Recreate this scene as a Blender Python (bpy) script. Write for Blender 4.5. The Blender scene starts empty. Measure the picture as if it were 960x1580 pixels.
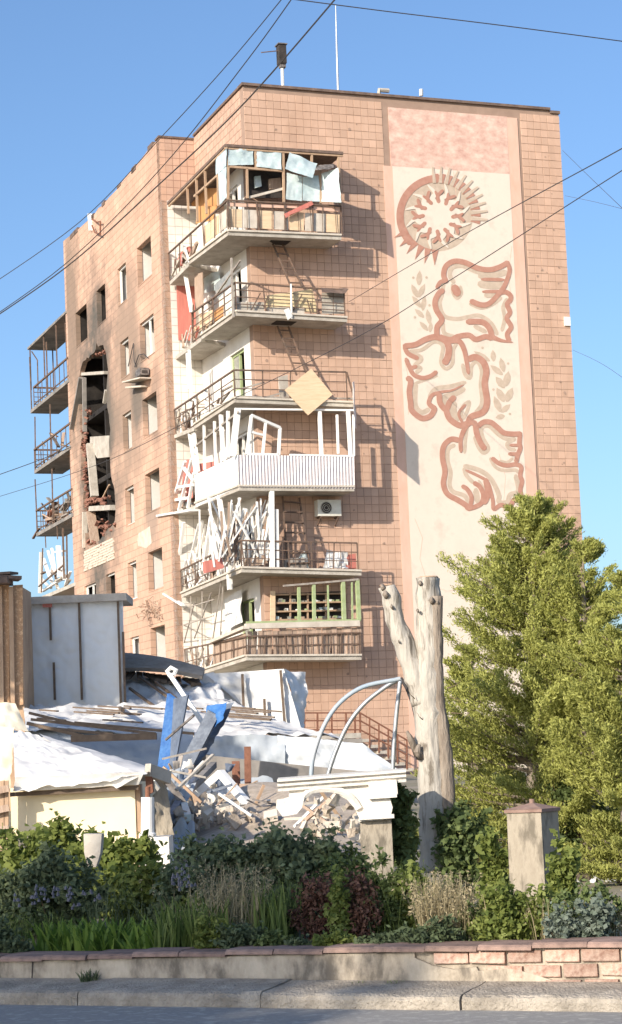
import bpy, math, random
import numpy as np
from mathutils import Vector, Matrix, noise
from mathutils.geometry import tessellate_polygon
R_ = random.Random(7); NR = np.random.default_rng(11)
SC = bpy.context.scene; C = SC.collection
# ------------------------------------------------------------------ camera, sky, sun, exposure
F_, PIT, ROL, CY0, EYE = 3120.5, .0920, .0430, 106.5, 1.6          # focal length and offset in photo pixels (960 x 1580)
cam = bpy.data.cameras.new('camera'); co = bpy.data.objects.new('camera', cam); C.objects.link(co)
co.location = (0, 0, EYE)
co.rotation_euler = (Matrix.Rotation(math.pi / 2 + PIT, 3, 'X') @ Matrix.Rotation(-ROL, 3, 'Z')).to_euler()
cam.sensor_fit = 'VERTICAL'; cam.sensor_height = 24; cam.lens = F_ / 1580 * 24; cam.shift_y = CY0 / 1580
cam.clip_start = .1; cam.clip_end = 3000; SC.camera = co
SUN_EL, SUN_AZ = math.radians(23.5), math.atan2(-.58, -.814)       # the sun stands behind the camera, to the left
w = bpy.data.worlds.new('World'); SC.world = w; w.use_nodes = True
nt = w.node_tree; bg = nt.nodes['Background']; sky = nt.nodes.new('ShaderNodeTexSky'); sky.sky_type = 'NISHITA'
sky.sun_disc = False; sky.sun_elevation = SUN_EL; sky.sun_rotation = SUN_AZ % (2 * math.pi)
sky.air_density = 1.0; sky.dust_density = 1.8; sky.ozone_density = 5.0; sky.altitude = 0
bg.inputs['Strength'].default_value = .112; nt.links.new(sky.outputs[0], bg.inputs[0])
sl = bpy.data.lights.new('sun', 'SUN'); so = bpy.data.objects.new('sun', sl); C.objects.link(so)
sl.energy = 3.5; sl.angle = math.radians(.53); sl.color = (1, .90, .76)
sd = Vector((math.sin(SUN_AZ) * math.cos(SUN_EL), math.cos(SUN_AZ) * math.cos(SUN_EL), math.sin(SUN_EL)))
so.rotation_euler = sd.to_track_quat('Z', 'Y').to_euler(); so.location = sd * 60
vs = SC.view_settings; vs.view_transform = 'Standard'; vs.look = 'None'; vs.exposure = .86; vs.gamma = 1; vs.use_curve_mapping = False
# ------------------------------------------------------------------ geometry of the view: a photo pixel to a point on a plane
_cp, _sp, _cr, _sr = math.cos(PIT), math.sin(PIT), math.cos(ROL), math.sin(ROL)
def ray(px, py):
    uu, vv = px - 480, py - 790 - CY0
    u, v = uu * _cr - vv * _sr, uu * _sr + vv * _cr
    return Vector((u / F_, _cp + v / F_ * _sp, _sp - v / F_ * _cp))
CAM = Vector((0, 0, EYE))
def at(px, py, Y):
    d = ray(px, py); return CAM + d * (Y / d.y)
PHI = .358; BO = Vector((-1.555, 65.56, 0))
BM = Matrix.Translation(BO) @ Matrix.Rotation(PHI, 4, 'Z'); BI = BM.inverted()
_lc = BI @ CAM; _br = BI.to_3x3()
def F(px, py, off=0.):                                             # on the building's front (local Y = -off)
    d = _br @ ray(px, py); return _lc + d * ((-off - _lc.y) / d.y)
def S(px, py, x):                                                  # on a side plane of the building (local X = x)
    d = _br @ ray(px, py); return _lc + d * ((x - _lc.x) / d.x)
def G(px, py, z=0.):
    d = ray(px, py); return CAM + d * ((z - EYE) / d.z)
KO = G(0, 1550); _k = G(960, 1562) - KO; KA = math.atan2(_k.y, _k.x)
KM = Matrix.Translation(KO) @ Matrix.Rotation(KA, 4, 'Z'); KI = KM.inverted(); _kc = KI @ CAM; _kr = KI.to_3x3()
def K(px, py, v):                                                  # on a plane parallel to the kerb
    d = _kr @ ray(px, py); return _kc + d * ((v - _kc.y) / d.y)
I4 = Matrix.Identity(4)
# ------------------------------------------------------------------ mesh helpers
WM = {}
def tag(o, label=None, cat=None, group=None, kind=None, category=None):
    cat = cat or category
    for k, v in (('label', label), ('category', cat), ('group', group), ('kind', kind)):
        if v: o[k] = v
    return o
def thing(name, loc, label, cat, group=None, frame=None):
    o = bpy.data.objects.new(name, None); C.objects.link(o); o.empty_display_size = .2
    M = frame.copy() if frame is not None else Matrix.Translation(Vector(loc)); o.matrix_world = M; WM[o.name] = M
    return tag(o, label, cat, group)
class MB:
    def __init__(s): s.v = []; s.f = []; s.t = []; s.tint = None
    def poly(s, pts, t=None):
        i = len(s.v); s.v += [Vector(p) for p in pts]; s.f.append(tuple(range(i, i + len(pts)))); s.t.append(t if t is not None else .5)
    def hexa(s, p, t=None):                                        # 8 corners: bottom 4 counter-clockwise, top 4
        i = len(s.v); s.v += [Vector(q) for q in p]
        for q in ((3, 2, 1, 0), (4, 5, 6, 7), (0, 1, 5, 4), (1, 2, 6, 5), (2, 3, 7, 6), (3, 0, 4, 7)):
            s.f.append(tuple(i + k for k in q)); s.t.append(t if t is not None else .5)
    def box(s, a, b, t=None):
        (x0, y0, z0), (x1, y1, z1) = a, b
        s.hexa([(x0, y0, z0), (x1, y0, z0), (x1, y1, z0), (x0, y1, z0), (x0, y0, z1), (x1, y0, z1), (x1, y1, z1), (x0, y1, z1)], t)
    def bar(s, a, b, w=.05, h=None, t=None, up=None):
        a, b = Vector(a), Vector(b); d = (b - a)
        if d.length < 1e-5: return
        d.normalize(); h = h or w
        u = Vector(up) if up is not None else (Vector((0, 0, 1)) if abs(d.z) < .9 else Vector((0, 1, 0)))
        x = d.cross(u).normalized() * (w / 2); y = x.cross(d).normalized() * (h / 2)
        s.hexa([a - x - y, a + x - y, a + x + y, a - x + y, b - x - y, b + x - y, b + x + y, b - x + y], t)
    def tube(s, pts, r, n=6, t=None, cap=True, wob=0.):
        pts = [Vector(p) for p in pts]; rs = r if hasattr(r, '__len__') else [r] * len(pts); base = len(s.v)
        x = None
        for k, p in enumerate(pts):
            d = (pts[min(k + 1, len(pts) - 1)] - pts[max(k - 1, 0)]).normalized()
            if x is None: x = d.cross(Vector((0, 0, 1)) if abs(d.z) < .9 else Vector((1, 0, 0))).normalized()
            else: x = (x - d * x.dot(d)).normalized()
            y = d.cross(x)
            for j in range(n):
                a = 2 * math.pi * j / n; v = p + (x * math.cos(a) + y * math.sin(a)) * rs[k]
                if wob: v += (v - p) * wob * noise.noise(v * 9)
                s.v.append(v)
        for k in range(len(pts) - 1):
            for j in range(n):
                a, b = base + k * n + j, base + k * n + (j + 1) % n
                s.f.append((a, b, b + n, a + n)); s.t.append(t if t is not None else .5)
        if cap:
            s.f.append(tuple(base + j for j in range(n - 1, -1, -1))); s.f.append(tuple(base + (len(pts) - 1) * n + j for j in range(n)))
            s.t += [.5, .5]
    def prism(s, pts, d, t=None):                                  # a planar outline pushed by the vector d
        pts = [Vector(p) for p in pts]; d = Vector(d); i = len(s.v); n = len(pts); s.v += pts + [p + d for p in pts]
        tt = t if t is not None else .5
        tris = tessellate_polygon([pts])
        for q in tris: s.f.append(tuple(i + k for k in q)); s.f.append(tuple(i + n + k for k in reversed(q))); s.t += [tt, tt]
        for k in range(n): s.f.append((i + k, i + (k + 1) % n, i + n + (k + 1) % n, i + n + k)); s.t.append(tt)
    def holed(s, loops, d):                                        # an outline with holes, pushed by d
        loops = [[Vector(p) for p in l] for l in loops]; d = Vector(d); i = len(s.v); flat = [p for l in loops for p in l]; n = len(flat)
        s.v += flat + [p + d for p in flat]
        for q in tessellate_polygon(loops): s.f.append(tuple(i + k for k in q)); s.f.append(tuple(i + n + k for k in reversed(q)))
        o = 0
        for l in loops:
            m = len(l)
            for k in range(m): a, b = i + o + k, i + o + (k + 1) % m; s.f.append((a, b, b + n, a + n))
            o += m
        s.t += [.5] * (len(s.f) - len(s.t))
    def sheet(s, a, b, c, d, nu, nv, amp=0, sc=1., seed=0, sag=0):  # a draped sheet between four corners a-b (top) d-c (bottom)
        a, b, c, d = map(Vector, (a, b, c, d)); i = len(s.v); nn = (b - a).cross(d - a).normalized()
        for v in range(nv + 1):
            for u in range(nu + 1):
                p = a.lerp(b, u / nu).lerp(d.lerp(c, u / nu), v / nv)
                q = p * sc + Vector((seed * 3.1, seed * 1.7, 0))
                p = p + nn * (amp * (noise.noise(q) + .5 * noise.noise(q * 2.7) + .35 * (1 - 2 * abs(noise.noise(q * 3.9 + Vector((5, 2, 1)))))) + .22 * amp * noise.noise(q * 8.5)) - Vector((0, 0, sag * 4 * (u / nu) * (1 - u / nu)))
                s.v.append(p)
        for v in range(nv):
            for u in range(nu):
                k = i + v * (nu + 1) + u; s.f.append((k, k + 1, k + nu + 2, k + nu + 1)); s.t.append(.5)
    def build(s, name, m, parent=None, frame=I4, smooth=False, **kw):
        if parent is not None: M = WM[parent.name].inverted() @ frame; loc = None
        else:
            P = [frame @ v for v in s.v]; n = len(P)
            loc = Vector((sum(p.x for p in P) / n, sum(p.y for p in P) / n, min(p.z for p in P))); M = Matrix.Translation(-loc) @ frame
        me = bpy.data.meshes.new(name); me.from_pydata([M @ v for v in s.v], [], s.f)
        a = me.attributes.new('tint', 'FLOAT', 'FACE'); a.data.foreach_set('value', np.array(s.t, dtype=np.float32))
        if m: me.materials.append(m)
        if smooth: me.polygons.foreach_set('use_smooth', [True] * len(me.polygons))
        me.validate(); me.update()
        o = bpy.data.objects.new(name, me); C.objects.link(o)
        if parent is not None: o.parent = parent; WM[o.name] = WM[parent.name]
        else: o.location = loc; WM[o.name] = Matrix.Translation(loc)
        return tag(o, **kw)
def npmesh(name, V, Fq, m, parent=None, tint=None, loc=(0, 0, 0), smooth=False, **kw):
    """quads from numpy arrays in world coordinates"""
    off = np.array(WM[parent.name].translation if parent is not None else loc); V = V - off
    me = bpy.data.meshes.new(name); nv, nf, k = len(V), len(Fq), Fq.shape[1]
    me.vertices.add(nv); me.vertices.foreach_set('co', V.astype(np.float32).ravel())
    me.loops.add(nf * k); me.loops.foreach_set('vertex_index', Fq.astype(np.int32).ravel())
    me.polygons.add(nf); me.polygons.foreach_set('loop_start', np.arange(0, nf * k, k, dtype=np.int32))
    if tint is not None:
        a = me.attributes.new('tint', 'FLOAT', 'FACE'); a.data.foreach_set('value', tint.astype(np.float32))
    me.materials.append(m); me.update(calc_edges=True)
    o = bpy.data.objects.new(name, me); C.objects.link(o)
    if parent is not None: o.parent = parent; WM[o.name] = WM[parent.name]
    else: o.location = loc; WM[o.name] = Matrix.Translation(Vector(loc))
    return tag(o, **kw)
# ------------------------------------------------------------------ materials
def mat(name, c1, c2=None, c3=None, scale=3., rough=.85, bump=0., bscale=None, metal=0., stretch=(1, 1, 1), tint=0., spec=.3, detail=8, lo=.37, hi=.63):
    m = bpy.data.materials.new(name); m.use_nodes = True; t = m.node_tree; N = t.nodes; L = t.links; b = N['Principled BSDF']
    b.inputs['Roughness'].default_value = rough; b.inputs['Metallic'].default_value = metal; b.inputs['Specular IOR Level'].default_value = spec
    tc = N.new('ShaderNodeTexCoord'); mp = N.new('ShaderNodeMapping'); mp.inputs['Scale'].default_value = stretch; L.new(tc.outputs['Object'], mp.inputs[0])
    nz = N.new('ShaderNodeTexNoise'); nz.inputs['Scale'].default_value = scale; nz.inputs['Detail'].default_value = detail; nz.inputs['Roughness'].default_value = .65
    L.new(mp.outputs[0], nz.inputs['Vector'])
    r = N.new('ShaderNodeValToRGB'); e = r.color_ramp.elements; e[0].position = lo; e[1].position = hi
    e[0].color = (*c1, 1); e[1].color = (*(c2 or c1), 1)
    if c3: x = e.new((lo + hi) / 2); x.color = (*c3, 1)
    L.new(nz.outputs['Fac'], r.inputs[0]); out = r.outputs[0]
    if tint:
        at_ = N.new('ShaderNodeAttribute'); at_.attribute_name = 'tint'; mr = N.new('ShaderNodeMapRange')
        mr.inputs['To Min'].default_value = 1 - tint; mr.inputs['To Max'].default_value = 1 + tint; L.new(at_.outputs['Fac'], mr.inputs[0])
        mx = N.new('ShaderNodeVectorMath'); mx.operation = 'SCALE'; L.new(out, mx.inputs[0]); L.new(mr.outputs[0], mx.inputs['Scale']); out = mx.outputs[0]
    L.new(out, b.inputs['Base Color'])
    if bump:
        n2 = N.new('ShaderNodeTexNoise'); n2.inputs['Scale'].default_value = bscale or scale * 4; n2.inputs['Detail'].default_value = 6; L.new(mp.outputs[0], n2.inputs['Vector'])
        bp = N.new('ShaderNodeBump'); bp.inputs['Strength'].default_value = bump; bp.inputs['Distance'].default_value = .03
        L.new(n2.outputs['Fac'], bp.inputs['Height']); L.new(bp.outputs[0], b.inputs['Normal'])
    return m
def leafmat(name, c1, c2, trans=.35, scale=2.):
    m = bpy.data.materials.new(name); m.use_nodes = True; t = m.node_tree; N = t.nodes; L = t.links; b = N['Principled BSDF']
    b.inputs['Roughness'].default_value = .6; b.inputs['Specular IOR Level'].default_value = .25
    a = N.new('ShaderNodeAttribute'); a.attribute_name = 'tint'
    r = N.new('ShaderNodeValToRGB'); r.color_ramp.elements[0].color = (*c1, 1); r.color_ramp.elements[1].color = (*c2, 1); L.new(a.outputs['Fac'], r.inputs[0])
    L.new(r.outputs[0], b.inputs['Base Color'])
    tr = N.new('ShaderNodeBsdfTranslucent'); L.new(r.outputs[0], tr.inputs[0]); mx = N.new('ShaderNodeMixShader'); mx.inputs[0].default_value = trans
    L.new(b.outputs[0], mx.inputs[1]); L.new(tr.outputs[0], mx.inputs[2]); L.new(mx.outputs[0], N['Material Output'].inputs[0])
    return m
def tilewall(name, c1, c2, cm, bw=.5, bh=.27, mort=.016, vec='yz', soot=None, off=.5):
    """courses of facing tiles with joints; optional soot round a burnt-out hole"""
    m = bpy.data.materials.new(name); m.use_nodes = True; t = m.node_tree; N = t.nodes; L = t.links; b = N['Principled BSDF']
    b.inputs['Roughness'].default_value = .8; b.inputs['Specular IOR Level'].default_value = .25
    tc = N.new('ShaderNodeTexCoord'); sp = N.new('ShaderNodeSeparateXYZ'); L.new(tc.outputs['Object'], sp.inputs[0])
    cb = N.new('ShaderNodeCombineXYZ'); L.new(sp.outputs['Y' if vec == 'yz' else 'X'], cb.inputs[0]); L.new(sp.outputs['Z'], cb.inputs[1])
    br = N.new('ShaderNodeTexBrick'); br.offset = off; br.inputs['Scale'].default_value = 1; br.inputs['Brick Width'].default_value = bw
    br.inputs['Row Height'].default_value = bh; br.inputs['Mortar Size'].default_value = mort; br.inputs['Mortar Smooth'].default_value = .2
    br.inputs['Color1'].default_value = (*c1, 1); br.inputs['Color2'].default_value = (*c2, 1); br.inputs['Mortar'].default_value = (*cm, 1); L.new(cb.outputs[0], br.inputs['Vector'])
    nz = N.new('ShaderNodeTexNoise'); nz.inputs['Scale'].default_value = .55; nz.inputs['Detail'].default_value = 9; nz.inputs['Roughness'].default_value = .7; L.new(tc.outputs['Object'], nz.inputs['Vector'])
    mr = N.new('ShaderNodeMapRange'); mr.inputs['From Min'].default_value = .3; mr.inputs['From Max'].default_value = .7; mr.inputs['To Min'].default_value = .8; mr.inputs['To Max'].default_value = 1.15; L.new(nz.outputs['Fac'], mr.inputs[0])
    mx = N.new('ShaderNodeVectorMath'); mx.operation = 'SCALE'; L.new(br.outputs['Color'], mx.inputs[0]); L.new(mr.outputs[0], mx.inputs['Scale']); out = mx.outputs[0]
    if soot:
        for (cy, cz, ry, rz, amt, scol) in soot:
            vm = N.new('ShaderNodeCombineXYZ')
            for ax, c0, rr, k in (('Y', cy, ry, 0), ('Z', cz, rz, 1)):
                q = N.new('ShaderNodeMath'); q.operation = 'SUBTRACT'; q.inputs[1].default_value = c0; L.new(sp.outputs[ax], q.inputs[0])
                q2 = N.new('ShaderNodeMath'); q2.operation = 'DIVIDE'; q2.inputs[1].default_value = rr; L.new(q.outputs[0], q2.inputs[0]); L.new(q2.outputs[0], vm.inputs[k])
            ln = N.new('ShaderNodeVectorMath'); ln.operation = 'LENGTH'; L.new(vm.outputs[0], ln.inputs[0])
            ad = N.new('ShaderNodeMath'); ad.operation = 'MULTIPLY_ADD'; ad.inputs[1].default_value = 1.6; L.new(nz.outputs['Fac'], ad.inputs[0]); L.new(ln.outputs['Value'], ad.inputs[2])
            m2 = N.new('ShaderNodeMapRange'); m2.inputs['From Min'].default_value = 1.35; m2.inputs['From Max'].default_value = 2.05; m2.inputs['To Min'].default_value = amt; m2.inputs['To Max'].default_value = 0; L.new(ad.outputs[0], m2.inputs[0])
            mix = N.new('ShaderNodeMix'); mix.data_type = 'RGBA'; L.new(m2.outputs[0], mix.inputs['Factor']); L.new(out, mix.inputs[6]); mix.inputs[7].default_value = (*scol, 1); out = mix.outputs[2]
    L.new(out, b.inputs['Base Color'])
    bp = N.new('ShaderNodeBump'); bp.inputs['Strength'].default_value = .5; bp.inputs['Distance'].default_value = .02; bp.invert = True; L.new(br.outputs['Fac'], bp.inputs['Height']); L.new(bp.outputs[0], b.inputs['Normal'])
    return m
TILE1, TILE2 = (.53, .355, .265), (.47, .31, .23)
M = {
 'tile': mat('facing tile', (.45, .29, .205), (.60, .405, .30), scale=.9, tint=.11, bump=.15, bscale=20, stretch=(1, 1, .45), lo=.25, hi=.75),
 'mortar': mat('dark joint mortar', (.30, .205, .155), (.36, .25, .19), scale=2),
 'white_plaster': mat('white plaster', (.74, .71, .66), (.62, .58, .53), scale=2.2, bump=.2, lo=.35, hi=.85),
 'mural': mat('cream mural plaster', (.66, .56, .47), (.57, .47, .39), (.69, .595, .50), scale=1.3, bump=.15, lo=.3, hi=.75),
 'mural_red': mat('terracotta mural paint', (.40, .20, .145), (.47, .26, .195), scale=6, lo=.35, hi=.7),
 'mural_beige': mat('beige mural paint', (.46, .365, .28), (.54, .43, .335), scale=6),
 'peel': mat('peeling red paint on pale plaster', (.50, .29, .235), (.72, .56, .46), (.62, .42, .34), scale=2.6, stretch=(1, 1, 1.5), bump=.3, lo=.3, hi=.7),
 'pink_band': mat('pale pink plaster band', (.70, .46, .36), (.62, .40, .30), scale=2, stretch=(1, 1, .4)),
 'concrete': mat('weathered concrete', (.50, .46, .40), (.36, .32, .27), scale=2.5, bump=.4, bscale=18),
 'concrete_pale': mat('pale concrete', (.60, .54, .46), (.48, .42, .35), scale=3, bump=.3, bscale=20),
 'concrete_soot_shade': mat('concrete with soot and painted shade', (.16, .15, .14), (.30, .27, .24), scale=1.2, bump=.4),  # soot on the burnt panels, painted shade on the ruin walls
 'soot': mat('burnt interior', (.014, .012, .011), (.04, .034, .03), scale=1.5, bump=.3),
 'rail': mat('rusty dark railing', (.10, .075, .06), (.19, .12, .085), scale=6, rough=.75),
 'rail_light': mat('pale worn railing', (.40, .36, .31), (.25, .21, .18), scale=5),
 'white': mat('white painted frame', (.80, .79, .76), (.68, .66, .62), scale=5, rough=.6, lo=.4, hi=.9),
 'white_sheet': mat('white sheet metal', (.78, .77, .74), (.66, .64, .62), scale=3, rough=.5),
 'film': mat('dusty pale blue film', (.42, .52, .53), (.58, .66, .66), scale=4, rough=.3, bump=.5, bscale=7, spec=.5),
 'corr': mat('pale grey corrugated metal', (.62, .58, .58), (.52, .47, .47), scale=4, rough=.5),
 'ply': mat('pale plywood', (.72, .54, .36), (.62, .45, .29), scale=2, stretch=(1, 1, 8), bump=.1),
 'ply_orange': mat('orange plywood', (.62, .33, .14), (.52, .25, .10), scale=2, stretch=(1, 4, 1)),
 'yellow_board': mat('pale yellow board', (.76, .62, .38), (.66, .53, .32), scale=3),
 'plank': mat('weathered brown plank', (.33, .23, .17), (.45, .34, .26), scale=5, stretch=(3, 3, .6), bump=.3, tint=.25),
 'wood': mat('bare timber', (.47, .33, .22), (.36, .24, .16), scale=4, stretch=(1, 1, .4), bump=.2),
 'green': mat('green painted wood', (.28, .34, .16), (.36, .42, .24), scale=6),
 'red_panel': mat('faded red panel', (.55, .20, .16), (.47, .16, .13), scale=4, stretch=(4, 4, .5)),
 'dark': mat('dark opening', (.03, .027, .025), (.06, .05, .045), scale=3),
 'glass': mat('dusty pane', (.22, .22, .19), (.36, .34, .29), scale=5, rough=.25, spec=.6),
 'roof_dark': mat('bitumen roof edge', (.12, .085, .07), (.20, .14, .11), scale=5, bump=.3),
 'brick_inner': mat('broken red brick', (.27, .10, .065), (.16, .065, .045), (.25, .13, .095), scale=5, bump=.8, bscale=14),
 'brick_white': mat('whitewashed brick', (.62, .54, .45), (.52, .43, .34), scale=4, bump=.3, tint=.12),
 'ac': mat('off white appliance casing', (.70, .69, .62), (.60, .58, .51), scale=5, rough=.5),
 'burnt_metal': mat('burnt metal', (.09, .08, .075), (.28, .25, .23), scale=8, rough=.6, metal=.3),
 'tarp_shade': mat('tarpaulin with shade in its grey', (.30, .33, .36), (.38, .41, .44), scale=1.5, rough=.6, bump=.4, bscale=5),  # tarpaulin with its shade painted into a darker grey
 'cloth': mat('white tarpaulin', (.76, .75, .73), (.66, .65, .64), scale=2, rough=.55, bump=.35, bscale=5, lo=.3, hi=.8),
 'tarp': mat('grey blue tarpaulin', (.62, .645, .66), (.70, .72, .73), scale=.8, rough=.55, bump=.25, bscale=3, stretch=(1, 1, .4)),
 'tarp_white': mat('white roofing tarpaulin', (.76, .74, .70), (.52, .51, .50), (.70, .68, .65), scale=1.3, rough=.6, bump=.4, bscale=4),
 'cream_cloth': mat('cream draped cloth', (.74, .68, .54), (.62, .56, .43), scale=3, bump=.3, bscale=6),
 'osb': mat('chipboard sheet', (.52, .32, .18), (.66, .44, .27), (.40, .24, .14), scale=16, bump=.2, bscale=40),
 'batten': mat('dark timber batten', (.11, .08, .06), (.17, .125, .09), scale=8),
 'slate': mat('grey corrugated roof sheet', (.26, .23, .20), (.36, .32, .28), scale=3, bump=.3),
 'blue': mat('bright blue coated metal', (.03, .12, .36), (.07, .20, .46), scale=6, rough=.5, spec=.4, bump=.3),
 'blue_back': mat('grey blue metal back', (.17, .20, .25), (.10, .12, .16), scale=5, rough=.5, bump=.3),
 'rust': mat('rusted steel', (.16, .07, .045), (.24, .11, .07), scale=9, bump=.3),
 'rubble': mat('dusty rubble', (.34, .28, .22), (.47, .395, .32), scale=6, bump=.6, tint=.3),
 'cream_wall': mat('cream rendered wall', (.82, .70, .48), (.74, .62, .42), scale=1.6, bump=.15, lo=.35, hi=.8),
 'bark': mat('grey debarked wood', (.38, .345, .295), (.17, .145, .115), (.46, .42, .36), scale=4.5, stretch=(3, 3, .4), bump=.6, bscale=10),
 'bark_dark': mat('rough brown bark', (.17, .135, .105), (.30, .25, .20), scale=7, stretch=(2, 2, .35), bump=1., bscale=14),
 'stucco': mat('white stucco', (.76, .72, .65), (.60, .55, .48), scale=4, bump=.5, bscale=16, lo=.35, hi=.8),
 'pillar': mat('stained grey pillar render', (.30, .255, .195), (.17, .145, .11), (.36, .31, .24), scale=4, stretch=(2, 2, .7), bump=.4, bscale=20),
 'cap': mat('brown pillar cap', (.22, .14, .11), (.30, .20, .16), scale=6, bump=.3),
 'pipe': mat('galvanised pipe', (.45, .47, .49), (.36, .37, .38), scale=8, rough=.45, metal=.5),
 'pipe_blue': mat('pale blue pipe paint', (.28, .36, .43), (.42, .44, .46), scale=3, rough=.5),
 'cable': mat('dark cable', (.055, .05, .05), rough=.6),
 'soil': mat('dark garden soil', (.09, .07, .05), (.16, .12, .085), scale=6, bump=.8),
 'ground': mat('trampled dusty ground', (.32, .275, .215), (.22, .20, .13), scale=.8, bump=.5),
 'asphalt': mat('worn asphalt', (.32, .305, .28), (.42, .40, .365), (.27, .26, .245), scale=9, bump=.5, bscale=160, rough=.9),
 'wall_render': mat('stained cement render', (.52, .45, .355), (.17, .145, .115), (.40, .34, .265), scale=3.2, stretch=(1.3, 1.3, .7), bump=.5, bscale=22),
 'kerb': mat('rough concrete kerb', (.44, .385, .315), (.27, .235, .19), scale=5, bump=1., bscale=45),
 'brick': mat('terracotta brick', (.40, .25, .19), (.30, .18, .135), (.46, .33, .26), scale=9, bump=.5, bscale=35, tint=.22),
 'coping': mat('terracotta coping', (.33, .22, .175), (.20, .135, .11), scale=6, bump=.4, bscale=30, tint=.18),
 'stem': mat('shrub stem', (.12, .085, .05), (.19, .14, .09), scale=10),
 'dry': leafmat('dry grass', (.24, .20, .11), (.50, .42, .26), .35),
 'conifer': leafmat('conifer sprays', (.19, .205, .045), (.55, .56, .17), .45),
 'vine': leafmat('vine leaves', (.10, .14, .03), (.32, .36, .10), .45),
 'lilac': leafmat('dark bush leaves', (.08, .105, .06), (.24, .29, .15), .4),
 'bush': leafmat('mid green leaves', (.06, .09, .03), (.20, .25, .09), .35),
 'copper': leafmat('copper leaves', (.10, .052, .04), (.26, .14, .10), .35),
 'hosta': leafmat('fresh strap leaves', (.10, .18, .03), (.24, .34, .07), .4),
 'iris': leafmat('long grass blades', (.10, .15, .035), (.26, .32, .10), .4),
 'cover': leafmat('ground cover leaves', (.06, .085, .045), (.16, .20, .10), .35),
 'silver': leafmat('silver leaves', (.12, .155, .11), (.24, .275, .225), .3),
 'tree': leafmat('street tree leaves', (.04, .07, .015), (.09, .13, .03), .3),
}
# ------------------------------------------------------------------ the lie of the land
def terrain_z(x, y):
    v = (KI @ Vector((x, y, 0))).y
    t = min(max((y - 20) / 35, 0), 1); base = .36 + (1.25 - .36) * t * t * (3 - 2 * t)
    return base
mb = MB(); xs = [-400, -120, -50, -25, -14, -8, -5, -3, -1.5, 0, 1.5, 3, 5, 8, 14, 25, 50, 120, 400]; vsr = [.62, 1.2, 2, 3.5, 6, 10, 16, 24, 34, 45, 60, 90, 150, 300, 700]
gv = []
for vv in vsr:
    for u in xs:
        p = KM @ Vector((u, vv, 0)); z = terrain_z(p.x, p.y) + .03 * noise.noise(p * .8) - (.10 if vv < 1.5 else 0); gv.append(Vector((p.x, p.y, z)))
mb.v = gv; nx = len(xs)
for j in range(len(vsr) - 1):
    for i in range(nx - 1): a = j * nx + i; mb.f.append((a, a + 1, a + nx + 1, a + nx)); mb.t.append(.5)
mb.build('ground', M['ground'], kind='structure', smooth=True)
mb = MB(); mb.poly([KM @ Vector(p) for p in ((-400, -60, 0), (400, -60, 0), (400, .05, 0), (-400, .05, 0))]); mb.build('road', M['asphalt'], kind='structure')
# ------------------------------------------------------------------ apartment building (built in its own axes: X along the mural wall, Y along the window wall)
W_, NN, L1, L2, RZ, ST, G0 = 11.74, 1.281, 5.66, 20.1, 24.3, 2.8, 1.0
RZ2 = S(245, 213, -NN).z
ZS = [4.93 + ST * k for k in range(6)]
B = thing('apartment_building', None, 'war damaged tiled apartment block with a bird mural on its end wall', 'building', frame=BM)
def bp(name, mb, m, parent=None, **kw): return mb.build(name, M[m] if isinstance(m, str) else m, parent or B, frame=BM, **kw)
def inst(o, parent, loc, name=None):
    c = o.copy(); C.objects.link(c); c.parent = parent; c.location = loc; WM[c.name] = WM[parent.name]; return c
# the mural wall: a joint-coloured slab, facing tiles proud of it
MX0, MX1 = F(612, 400).x, F(797, 480).x
mb = MB(); mb.box((0, .0, G0 - .4), (W_, .35, RZ)); front = bp('front_wall', mb, 'mortar')
TW, TH, TJ = .262, .272, .009
protos = []
for k in range(6):
    mb = MB(); a, b, d = TW / 2 - TJ / 2, TH / 2 - TJ / 2, .010 + .002 * (k % 3)
    c = .006
    v = [(-a, 0, -b), (a, 0, -b), (a, 0, b), (-a, 0, b), (-a + c, -d, -b + c), (a - c, -d, -b + c), (a - c, -d, b - c), (-a + c, -d, b - c)]
    mb.v = [Vector(q) for q in v]; mb.f = [(4, 5, 6, 7), (0, 1, 5, 4), (1, 2, 6, 5), (2, 3, 7, 6), (3, 0, 4, 7)]; mb.t = [.12 + .15 * k] * 5
    me = bpy.data.meshes.new('tile'); me.from_pydata(mb.v, [], mb.f); at_ = me.attributes.new('tint', 'FLOAT', 'FACE'); at_.data.foreach_set('value', mb.t)
    me.materials.append(M['tile']); protos.append((me, mb))
cells = []
nr = int((RZ - .12 - G0) / TH)
for r in range(nr):
    z = G0 + (r + .5) * TH
    x = TW / 2
    while x < W_ - TW * .3:
        xx = x
        if not (MX0 - .30 < xx < MX1 + .42): cells.append((min(xx, W_ - TW / 2 + .02), z, r))
        x += TW
singles = [c for c in cells if 1.8 < c[0] < 4.3 and 8 < c[1] < 19]; R_.shuffle(singles); singles = set(singles[:290])
mb = MB()
for c in cells:
    k = R_.choice((0, 5)) if R_.random() < .10 else R_.choice((2, 2, 3, 3, 1, 4))
    if R_.random() < .004: continue
    dx, dz = R_.uniform(-.003, .003), R_.uniform(-.003, .003)
    if c in singles:
        o = bpy.data.objects.new('tile', protos[k][0]); C.objects.link(o); o.parent = front; o.location = (c[0] + dx, -.001, c[1] + dz)
        o.rotation_euler = (R_.uniform(-.02, .02), 0, R_.uniform(-.015, .015))
    else:
        i = len(mb.v); rx = R_.uniform(-.02, .02)
        mb.v += [Vector((v.x + c[0] + dx, v.y - .001 + rx * v.z, v.z + c[1] + dz)) for v in protos[k][1].v]
        mb.f += [tuple(i + q for q in f) for f in protos[k][1].f]; mb.t += [max(0, min(1, protos[k][1].t[0] + R_.uniform(-.1, .1)))] * 5
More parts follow.
